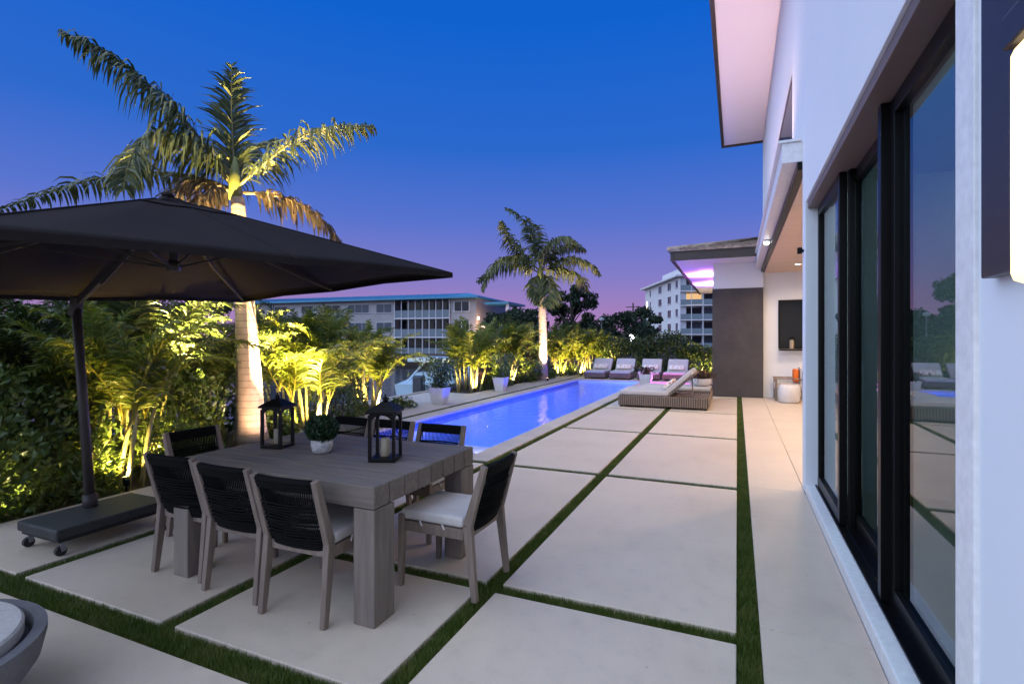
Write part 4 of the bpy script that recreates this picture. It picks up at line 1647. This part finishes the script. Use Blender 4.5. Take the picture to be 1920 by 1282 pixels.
for k, (lab, loc, size, n, ls) in enumerate(sh_list):
    shrub('shrub', lab, 'shrub', loc, size, n, ls, seed=100 + k, group='leafy shrubs in the beds', aspect=(.55, .62, .34, .28)[k % 4])
back = [
    ('tall dark hedge closing the garden behind the umbrella', (-8.0, 3.2, -.03), (.45, 3.4, 2.0), 16000, .10),
    ('tall clipped dark hedge behind the far loungers', (-3.2, 23.6, -.03), (2.75, .5, 1.62), 13000, .13),
]
for k, (lab, loc, size, n, ls) in enumerate(back):
    shrub('hedge', lab, 'hedge', loc, size, n, ls, 'hedge_dark', seed=200 + k)
uplight('garden uplight below the arching frond under the umbrella corner', (-6.72, 4.25, -.02), (-7.3, 4.6, 2.0), 240)
uplight('garden uplight at the hedge beside the grey wing wall', (-1.15, 22.75, -.02), (-1.1, 23.3, 1.0), 220)
uplight('garden uplight at the hedge between the middle loungers', (-3.6, 22.85, -.02), (-3.6, 23.4, 1.0), 60)


# ---- tall palms
def palm(label, base, crown, r0, r1, fronds, up_e, seed, scale=1.0, n=64, ll=.62, lw=.042, mats=None):
    base, crown = Vector(base), Vector(crown)
    t = thing('palm_tree', label, 'palm', tuple(base))
    m = MB()
    pts, rads = [], []
    for i in range(25):
        u = i / 24
        p = (crown - base) * u
        p.x += .06 * math.sin(u * 2.2) * scale
        bulge = 1 + .25 * math.exp(-u * 14)
        pts.append(p)
        rads.append((r0 + (r1 - r0) * u ** .8) * bulge * (1 + .012 * (i % 2)))
    m.tube(pts, rads, 20)
    m.build('trunk', M['trunk'], t, smooth=True)
    cs = MB().tube([crown - base + Vector((0, 0, -.02)), crown - base + Vector((0, 0, .30 * scale)), crown - base + Vector((0, 0, .62 * scale))], [r1 * 1.05, r1 * .95, r1 * .25], 12)
    cs.build('crownshaft', M['rachis'], t, smooth=True)
    for k, (path, kw) in enumerate(fronds):
        pts = [tuple(Vector(p) - base) for p in path]
        kw = dict(kw)
        mt = kw.pop('m', 'palm')
        a = dict(n=n, llen=ll, lw=lw, fwd=.45, droop=.55, lift=.05, mat=M[mt], seed=seed + k, rr=.028 * scale)
        a.update(kw)
        link('frond', frond_mesh('frond', pts, **a), t)
    return t


b1 = at(472, 830, 7.78)
b1.z = -.05
c1 = at(441, 372, 7.85)


def rel(pts, d0, d1):
    n = len(pts)
    return [at(x, y, d0 + (d1 - d0) * i / (n - 1)) for i, (x, y) in enumerate(pts)]


F1 = [
    (rel([(440, 350), (385, 275), (335, 205), (262, 145), (190, 85), (120, 62)], 7.85, 6.9), dict(n=150, droop=.85, llen=.90)),
    (rel([(441, 350), (437, 270), (434, 200), (434, 125)], 7.85, 8.2), dict(n=100, fwd=1.3, droop=.30, llen=.62)),
    (rel([(446, 350), (490, 310), (545, 265), (610, 235), (700, 236)], 7.85, 7.4), dict(n=96, droop=.85, llen=.66)),
    (rel([(448, 362), (500, 362), (555, 375), (600, 405), (640, 455)], 7.85, 8.3), dict(n=90, droop=1.0, llen=.58, m='palm_dry')),
    (rel([(436, 350), (385, 285), (330, 245), (275, 240), (240, 300), (232, 355)], 7.85, 6.6), dict(n=120, droop=1.0, llen=.95)),
    (rel([(436, 360), (395, 335), (350, 335), (310, 375), (290, 430)], 7.85, 7.9), dict(n=90, droop=1.0, llen=.7, m='palm_dry')),  # tan glow of the uplight is put into this frond's leaf colour
    (rel([(436, 355), (340, 318), (230, 325), (130, 345), (60, 372), (-20, 400)], 7.85, 8.6), dict(n=130, droop=1.0, llen=.50)),
    (rel([(436, 358), (405, 350), (375, 372), (350, 410)], 7.85, 7.2), dict(n=80, droop=1.0, llen=.6, m='palm_dry')),
    (rel([(442, 350), (455, 300), (480, 270), (520, 262)], 7.85, 9.2), dict(n=80, droop=.9, llen=.6)),
    (rel([(440, 352), (420, 300), (385, 265), (350, 262), (320, 300)], 7.85, 9.0), dict(n=75, droop=.9, llen=.75)),
]
palm('tall near palm tree with a thick ringed trunk and wind blown fronds behind the umbrella', b1, c1, .215, .095, F1, 0, 300, 1.0, 100, .5, .040)
d2 = 19.86
b2 = at(1017, 712, d2)
b2.z = -.05
c2 = at(1013, 525, d2)
F2 = [
    (rel([(1013, 505), (1000, 450), (985, 415), (965, 392), (948, 390)], d2, d2 + .6), dict(droop=.7)),
    (rel([(1014, 505), (1022, 470), (1040, 445), (1065, 440), (1082, 455)], d2, d2 - .8), dict(droop=.8)),
    (rel([(1015, 508), (1045, 488), (1080, 480), (1110, 495), (1124, 515)], d2, d2 + .3), dict(droop=.7)),
    (rel([(1011, 508), (985, 480), (945, 478), (915, 500), (905, 545)], d2, d2 - .5), dict(droop=.9)),
    (rel([(1011, 512), (980, 495), (940, 495), (908, 520), (896, 528)], d2, d2 + .9), dict(droop=.8)),
    (rel([(1013, 505), (1010, 460), (1003, 430), (990, 410)], d2, d2 + 1.2), dict(droop=.5)),
    (rel([(1014, 512), (1030, 520), (1032, 545), (1028, 575)], d2, d2 - .9), dict(droop=.6)),
    (rel([(1012, 512), (1000, 525), (1003, 550), (1010, 572)], d2, d2 - .7), dict(droop=.6, llen=.6)),
    (rel([(1012, 508), (975, 470), (950, 440), (940, 415)], d2, d2 - 1.0), dict(droop=.8)),
    (rel([(1015, 508), (1040, 465), (1070, 455), (1098, 470)], d2, d2 + 1.0), dict(droop=.8)),
    (rel([(1015, 508), (1050, 500), (1085, 515), (1100, 545)], d2, d2 + 1.4), dict(droop=.8)),
]
palm('slender far palm tree rising from the bed left of the loungers', b2, c2, .20, .125, F2, 0, 330, 1.0, 88, .82, .07)
uplight('garden uplight at the foot of the near palm trunk, pool side', (-5.78, 5.25, -.02), (-6.72, 5.60, 1.5), 165, (1.0, .64, .38), 112)
uplight('garden uplight by the near palm trunk, aimed at its crown', (-6.10, 6.05, -.02), (-6.85, 5.62, 3.9), 9000, (1.0, .70, .28), 62)
uplight('garden uplight left of the near palm trunk, aimed at its left fronds', (-5.95, 4.72, -.02), (-7.45, 4.75, 4.8), 10000, (1.0, .72, .30), 40)
uplight('small uplight added to brighten the shrubs at the left edge', (-5.85, 2.25, -.02), (-6.6, 2.7, .7), 70, (1.0, .80, .40), 140)  # extra lamp, added only to lift the dull shrubs
uplight('garden uplight at the foot of the far palm trunk', (-6.45, 18.2, -.02), (-6.85, 18.75, 3.8), 2200, (1.0, .74, .38), 60)


# ---- background trees
def tree(name, label, loc, h, cr, n, ls, seed, mat='far_leaf', clumps=16, base_f=.35, squash=.8):
    t = thing(name, label, 'tree', loc, 0, 'dark trees beyond the garden')
    rg = random.Random(seed)
    rng = np.random.default_rng(seed)
    tr = MB()
    tr.tube([(0, 0, -.5), (.05 * h * .2, 0, h * .3), (0, .02 * h, h * .75)], [h * .03, h * .022, h * .008], 8)
    P = []
    per_c = n // clumps
    for k in range(clumps):
        an = rg.uniform(0, 6.283)
        zz = rg.uniform(base_f, .95)
        prof = math.sin(math.pi * min(1, (zz - base_f) / (1.02 - base_f) * .85 + .12)) ** .7
        rr = cr * prof * math.sqrt(rg.uniform(.1, 1))
        c = np.array((math.cos(an) * rr, math.sin(an) * rr, zz * h))
        s = cr * rg.uniform(.22, .42)
        u = rng.normal(size=(per_c, 3))
        u /= np.linalg.norm(u, axis=1)[:, None]
        P.append(c + u * s * rng.uniform(.5, 1.05, per_c)[:, None] * np.array((1, 1, squash)))
        tr.tube([(0, 0, h * (zz * .6)), tuple(c * np.array((.6, .6, 1)) - np.array((0, 0, h * .06))), tuple(c)], [h * .009, h * .006, h * .003], 5)
    tr.build('trunk', M['bark'], t)
    link('crown', leaf_mesh('crown', np.concatenate(P), ls, M[mat], rng, .1, .6), t)['kind'] = 'stuff'
    return t


def tree_at(label, px, ytop, d, cr, n, ls, seed, zb=-.5, **k):
    p = at(px, ytop, d)
    return tree('broadleaf_tree', label, (p.x, p.y, zb), p.z - zb, cr, n, ls, seed, **k)


tree_at('tall dark conifer like tree right of the far palm', 1070, 528, 55, 2.3, 5200, .34, 1, base_f=.4, clumps=20)
tree_at('dark rounded tree on the bank behind the far palm trunk', 985, 582, 58, 3.2, 3600, .40, 2)
tree_at('low dark tree between the apartment porch and the far palm', 945, 590, 62, 2.6, 2800, .40, 3)
tree_at('wide dark tree right of the conifer like tree', 1150, 585, 60, 3.4, 4200, .40, 4)
tree_at('dark rounded tree against the left side of the white apartment tower', 1203, 578, 70, 2.6, 3600, .42, 5)
tree_at('low dark tree in the gap between the conifer and the wide tree', 1110, 600, 66, 3.0, 2600, .42, 6)
tree_at('dark tree far left behind the umbrella canopy edge', 40, 545, 14, 1.1, 2600, .12, 7, -.3)
tree_at('dark bushy tree behind the hedge, left of the umbrella pole', 190, 572, 13, 1.3, 4200, .12, 8, -.3)
tree_at('dark bushy tree behind the hedge right of the umbrella pole', 265, 556, 13.5, 1.4, 4200, .12, 9, -.3)
tree_at('dark bushy tree behind the pale arching frond', 390, 560, 13.5, 1.3, 4200, .12, 10, -.3)
tree_at('dark bank tree hiding the left end of the apartment block', 520, 600, 50, 3.4, 3600, .35, 12)
tree_at('dark bank tree before the middle of the apartment block', 640, 655, 48, 3.2, 2600, .35, 13)
tree_at('low bank tree before the apartment balconies', 905, 640, 48, 2.8, 2600, .35, 14)


# ================================================================== FAR BUILDINGS
def facade(root, origin, ang, mats, length, floors, fh, wins, z0, depth):
    """box body + windows on the front; local x along the face, -y towards the viewer"""
    root.location = origin
    root.rotation_euler = (0, 0, ang)
    MB().box(0, length, 0, depth, z0, z0 + floors * fh).build('wall', M[mats], root)
    for (x, fl, w, h, sill, gl) in wins:
        zb = z0 + fl * fh + sill
        f = MB()
        f.box(x, x + .05, -.07, .02, zb, zb + h)
        f.box(x + w - .05, x + w, -.07, .02, zb, zb + h)
        f.box(x + .05, x + w - .05, -.07, .02, zb + h - .05, zb + h)
        f.box(x - .1, x + w + .1, -.14, .02, zb - .07, zb)
        nm = max(1, int(w / 1.2))
        for k in range(1, nm):
            f.box(x + w * k / nm - .02, x + w * k / nm + .02, -.06, .02, zb, zb + h)
        o = f.build('window', M['bwall_w'], root)
        MB().box(x + .05, x + w - .05, -.03, -.005, zb, zb + h - .05).build('pane', M[gl], o)


def balcony(root, x0, x1, z, depth, h, glow=None, fh=2.7, rail='brail', cols=3):
    b = MB()
    b.box(x0, x1, -.25, depth, z - .12, z + .08)
    o = b.build('balcony', M['bwall_w'], root)
    r = MB()
    r.box(x0 + .08, x1 - .08, -.18, -.12, z + .12, z + h)
    r.build('railing', M[rail], o)
    s = MB()
    for k in range(cols + 1):
        x = x0 + (x1 - x0) * k / cols
        s.box(x - .05, x + .05, -.22, -.10, z + .08, z + fh - .13)
    s.build('screen_post', M['bwall_w'], o)
    g_ = MB()
    g_.box(x0 + .05, x1 - .05, depth - .08, depth - .02, z + .1, z + fh - .3)
    g_.build('glass_door', M[glow or 'glass_dark'], o)


blk = thing('apartment_block', 'long grey three storey apartment block with a blue metal roof across the canal', 'building')
p0, p1 = at(470, 636, 85), at(893, 636, 72)
ang = math.atan2(p1.y - p0.y, p1.x - p0.x)
Lb = (p1 - p0).length
fh, z0 = 2.72, -.9
wins = []


def bx(px):                                  # along-face distance for a photo bearing
    best = min(range(401), key=lambda k: abs(960 + 974 * ((p0.lerp(p1, k / 400)).x * F_R[0] + (p0.lerp(p1, k / 400)).y * F_R[1]) /
                                             ((p0.lerp(p1, k / 400)).x * F_A[0] + (p0.lerp(p1, k / 400)).y * F_A[1]) - px))
    return Lb * best / 400


for fl in (0, 1, 2):
    for (a, b, gl) in ((565, 588, 'glass_dark'), (608, 638, 'glass_dark'), (652, 693, 'glass_mid'), (515, 540, 'glass_dark'), (706, 735, 'glass_mid'), (851, 881, 'glass_dark')):
        wins.append((bx(a), fl, bx(b) - bx(a), 1.30, .95, gl if fl != 1 else ('glass_mid' if gl == 'glass_mid' else 'glass_dark')))
facade(blk, (p0.x, p0.y, 0), ang, 'bwall', bx(740), 3, fh, [w for w in wins if w[0] < bx(740)], z0, 12)
xa, xb, xc = bx(741), bx(793), bx(844)
MB().box(xa, xc, 1.8, 12, z0, z0 + 3 * fh).build('wall', M['bwall'], blk)
MB().box(xc, Lb, 0, 12, z0, z0 + 3 * fh).build('wall', M['bwall'], blk)
for w in wins:
    if w[0] > xc:
        x, fl, ww, h, sill, gl = w
        zb = z0 + fl * fh + sill
        f = MB()
        f.box(x, x + .1, -.07, .02, zb, zb + h)
        f.box(x + ww - .1, x + ww, -.07, .02, zb, zb + h)
        f.box(x - .1, x + ww + .1, -.14, .02, zb - .1, zb)
        f.box(x + ww / 2 - .04, x + ww / 2 + .04, -.06, .02, zb, zb + h)
        o = f.build('window', M['bwall_w'], blk)
        MB().box(x + .1, x + ww - .1, -.03, -.005, zb, zb + h).build('pane', M[gl], o)
for fl in range(3):
    for a, b in ((xa, xb), (xb, xc)):
        balcony(blk, a + .02, b - .02, z0 + fl * fh + .05, 1.8, 1.15, None, fh, 'brail', 4)
zt = z0 + 3 * fh
rf = MB()
rf.add([(-6, -.9, zt), (Lb + .6, -.9, zt), (Lb + .6, 13, zt), (-6, 13, zt), (-6, -.9, zt + .25), (Lb + .6, -.9, zt + .25), (Lb + .6, 13, zt + .25), (-6, 13, zt + .25),
        (-6, 5.5, zt + 1.25), (Lb - 3.5, 5.5, zt + 1.25)],
       [(3, 2, 1, 0), (0, 1, 5, 4), (1, 2, 6, 5), (2, 3, 7, 6), (3, 0, 4, 7), (4, 5, 9, 8), (5, 6, 9), (6, 7, 8, 9), (7, 4, 8)])
rf.build('roof', M['broof'], blk)
sm = MB()
nse = 46
for k in range(nse):
    x = -6 + (Lb + 6) * k / nse
    if x < Lb - 3.5:
        sm.bar((x, -.9, zt + .26), (x, 5.5, zt + 1.26), .06, .06)
sm.build('roof_seam', M['broof'], blk)
# stair porch at the right end
MB().box(Lb + 1.0, Lb + 4.6, .5, 8, zt - .85, zt - .55).build('porch_roof', M['broof'], blk)
MB().box(Lb + 4.1, Lb + 4.5, .8, 1.2, z0, zt - .86).build('column', M['bwall_w'], blk)
MB().box(Lb + .02, Lb + 4.0, 1.0, 1.3, z0, z0 + 3.2).build('porch_wall', M['porch_lit'], blk)
MB().box(Lb + .02, Lb + 4.0, .4, 7, z0 + 4.1, z0 + 4.3).build('landing', M['bwall_w'], blk)
o = MB().box(Lb + .05, Lb + .2, .4, .6, z0 + 5.2, z0 + 5.6).build('porch_lamp', M['e_down'], blk)
light('porch_light', 'POINT', (Lb + 1.5, -.6, z0 + 4.0), 500, (1.0, .55, .25), blk, .2)

twr = thing('apartment_tower', 'white five storey apartment building with balconies beyond the far hedge', 'building')
q0, q1 = at(1210, 636, 128), at(1275, 636, 101)
ang = math.atan2(q1.y - q0.y, q1.x - q0.x)
Lt = (q1 - q0).length
fh2 = 2.8
wins = []
for fl in range(5):
    for (u, w, gl) in ((.16, 1.1, 'glass_dark'), (.44, 2.6, 'glass_mid' if fl > 3 else 'glass_dark'), (.70, 2.4, 'glass_dark'), (.90, 1.6, 'glass_mid')):
        wins.append((Lt * u, fl, w, 1.5, .8, gl))
facade(twr, (q0.x, q0.y, 0), ang, 'bwall_w', Lt, 5, fh2, wins, -.3, 1.2)
zt = -.3 + 5 * fh2
MB().box(-1.2, Lt + .8, -1.0, 12.8, zt, zt + .35).build('roof', M['bwall_w'], twr)
MB().box(6, Lt - 2, 2.5, 11, zt + .35, zt + 2.7).build('penthouse', M['bwall_w'], twr)
# balcony face (turned round the corner)
e = bpy.data.objects.new('balcony_wing', None)
COL.objects.link(e)
e.parent = twr
e.location = (Lt + .02, 0, 0)
e.rotation_euler = (0, 0, R(90) - R(18))
MB().box(0, 16, 2.0, 6, -.3, zt).build('wall', M['bwall_w'], e)
for fl in range(5):
    for k in range(3):
        gl = {(3, 0): 'e_warmwin', (4, 0): 'glass_mid'}.get((fl, k), ['glass_dark', 'glass_mid'][(fl + k) % 2])
        b = MB()
        x0_, x1_ = k * 4.2 + .03, k * 4.2 + 4.17
        z = -.3 + fl * fh2
        b.box(x0_, x1_, -.25, 2.0, z - .12, z + .1)
        for c_ in range(3):
            x = x0_ + (x1_ - x0_) * c_ / 2
            b.box(x - .06, x + .06, -.22, -.08, z + .1, z + fh2 - .13)
        b.build('balcony', M['bwall_w'], e)
        MB().box(x0_ + .08, x1_ - .08, -.2, -.13, z + .15, z + 1.15).build('railing', M['brail'], e)
        MB().box(x0_ + .2, x1_ - .2, 1.92, 1.98, z + .1, z + 2.4).build('glass_door', M[gl], e)
t_l = MB().box(1.6, 2.4, -1.6, -1.2, 6, 10).build('stair_light', M['e_down'], twr)
t_l.scale = (1, 1, 1)
t_l.hide_render = False
bpy.data.objects.remove(t_l)
sl_ = MB().box(Lt * .06, Lt * .06 + .5, -.12, -.02, 7.6, 10.6).build('stair_light', M['e_down'], twr)

# street light and utility pole
t = thing('street_light', 'bright white street lamp glowing over the far hedge', 'street light', tuple(at(1183, 700, 60) * 1))
t.location.z = -.5
zz = at(1183, 633, 60).z + .5
MB().tube([(0, 0, 0), (0, 0, zz)], [.09, .06], 8).build('pole', M['steel'], t)
MB().lathe([(.06, zz - .35), (.32, zz - .2), (.42, zz), (.32, zz + .2), (.06, zz + .35)], 12).build('lamp_head', M['e_white'], t)  # oversized head, the lamp's glare is put into its shape
t = thing('utility_pole', 'thin dark utility pole left of the white apartment tower', 'pole', tuple(at(1187, 700, 66)))
t.location.z = -.5
zz = at(1187, 568, 66).z + .5
MB().tube([(0, 0, 0), (0, 0, zz)], [.14, .09], 8).build('shaft', M['bark'], t)
MB().bar((-.9, 0, zz - .5), (.9, 0, zz - .5), .1).build('crossarm', M['bark'], t)
t = thing('street_light', 'small unlit street lamp standing among the dark trees', 'street light', tuple(at(1128, 700, 58)))
t.location.z = -.5
zz = at(1128, 602, 58).z + .5
MB().tube([(0, 0, 0), (0, 0, zz)], [.07, .05], 8).build('pole', M['steel'], t)
MB().lathe([(.05, zz), (.28, zz + .1), (.28, zz + .3), (.05, zz + .4)], 12).build('globe', M['pot_white'], t)

# boat in the canal -------------------------------------------------------
bo = at(790, 745, 16.2)
boat = thing('motor_boat', 'pale blue motor boat with a hard top moored at the dock', 'boat', (bo.x, bo.y, -.82), CAM_YAW + R(-8))
hl_ = MB()
st = [(0, .86, .0, .95), (1.5, .98, .0, 1.0), (3.5, .95, .05, 1.1), (5.2, .6, .25, 1.25), (6.4, .06, .7, 1.4)]
for (y, hw_, zb, zd) in st:
    hl_.v += [(-hw_ * .2, y, zb - .25), (-hw_ * .8, y, zb), (-hw_, y, zd), (hw_, y, zd), (hw_ * .8, y, zb), (hw_ * .2, y, zb - .25)]
for i in range(4):
    for k in range(6):
        a_, b_ = i * 6 + k, i * 6 + (k + 1) % 6
        hl_.f.append((a_, b_, b_ + 6, a_ + 6))
hl_.f.append((0, 1, 2, 3, 4, 5))
hl_.build('hull', M['boat'], boat, .02)
MB().box(-.75, .75, -.55, -.01, .32, .42).build('swim_platform', M['boat'], boat, .02)
MB().box(-.62, .62, 1.2, 2.0, .95, 1.25).build('helm_seat', M['boat'], boat, .05)
MB().box(-.5, .5, 2.7, 3.3, 1.0, 1.55).build('console', M['boat'], boat, .05)
tw = MB()
for sx in (-1, 1):
    tw.bar((sx * .78, 1.0, .98), (sx * .38, 1.6, 1.62), .05)
    tw.bar((sx * .78, 3.2, 1.05), (sx * .38, 2.6, 1.62), .05)
tw.bar((-.4, 2.1, 1.6), (.4, 2.1, 1.6), .05)
tw.build('tower', M['boat'], boat)['kind'] = 'stuff'
MB().box(-.78, .78, .9, 3.2, 1.62, 1.74).build('hard_top', M['boat'], boat, .03)
ws = MB().add([(-.7, 3.4, 1.1), (.7, 3.4, 1.1), (.5, 2.9, 1.75), (-.5, 2.9, 1.75)], [(0, 1, 2, 3)])
o = ws.build('windscreen', M['boat_dark'], boat)
so = o.modifiers.new('thick', 'SOLIDIFY')
so.thickness = .02
MB().box(-.16, .16, -.42, -.06, .45, 1.25).build('outboard', M['boat_dark'], boat, .05)
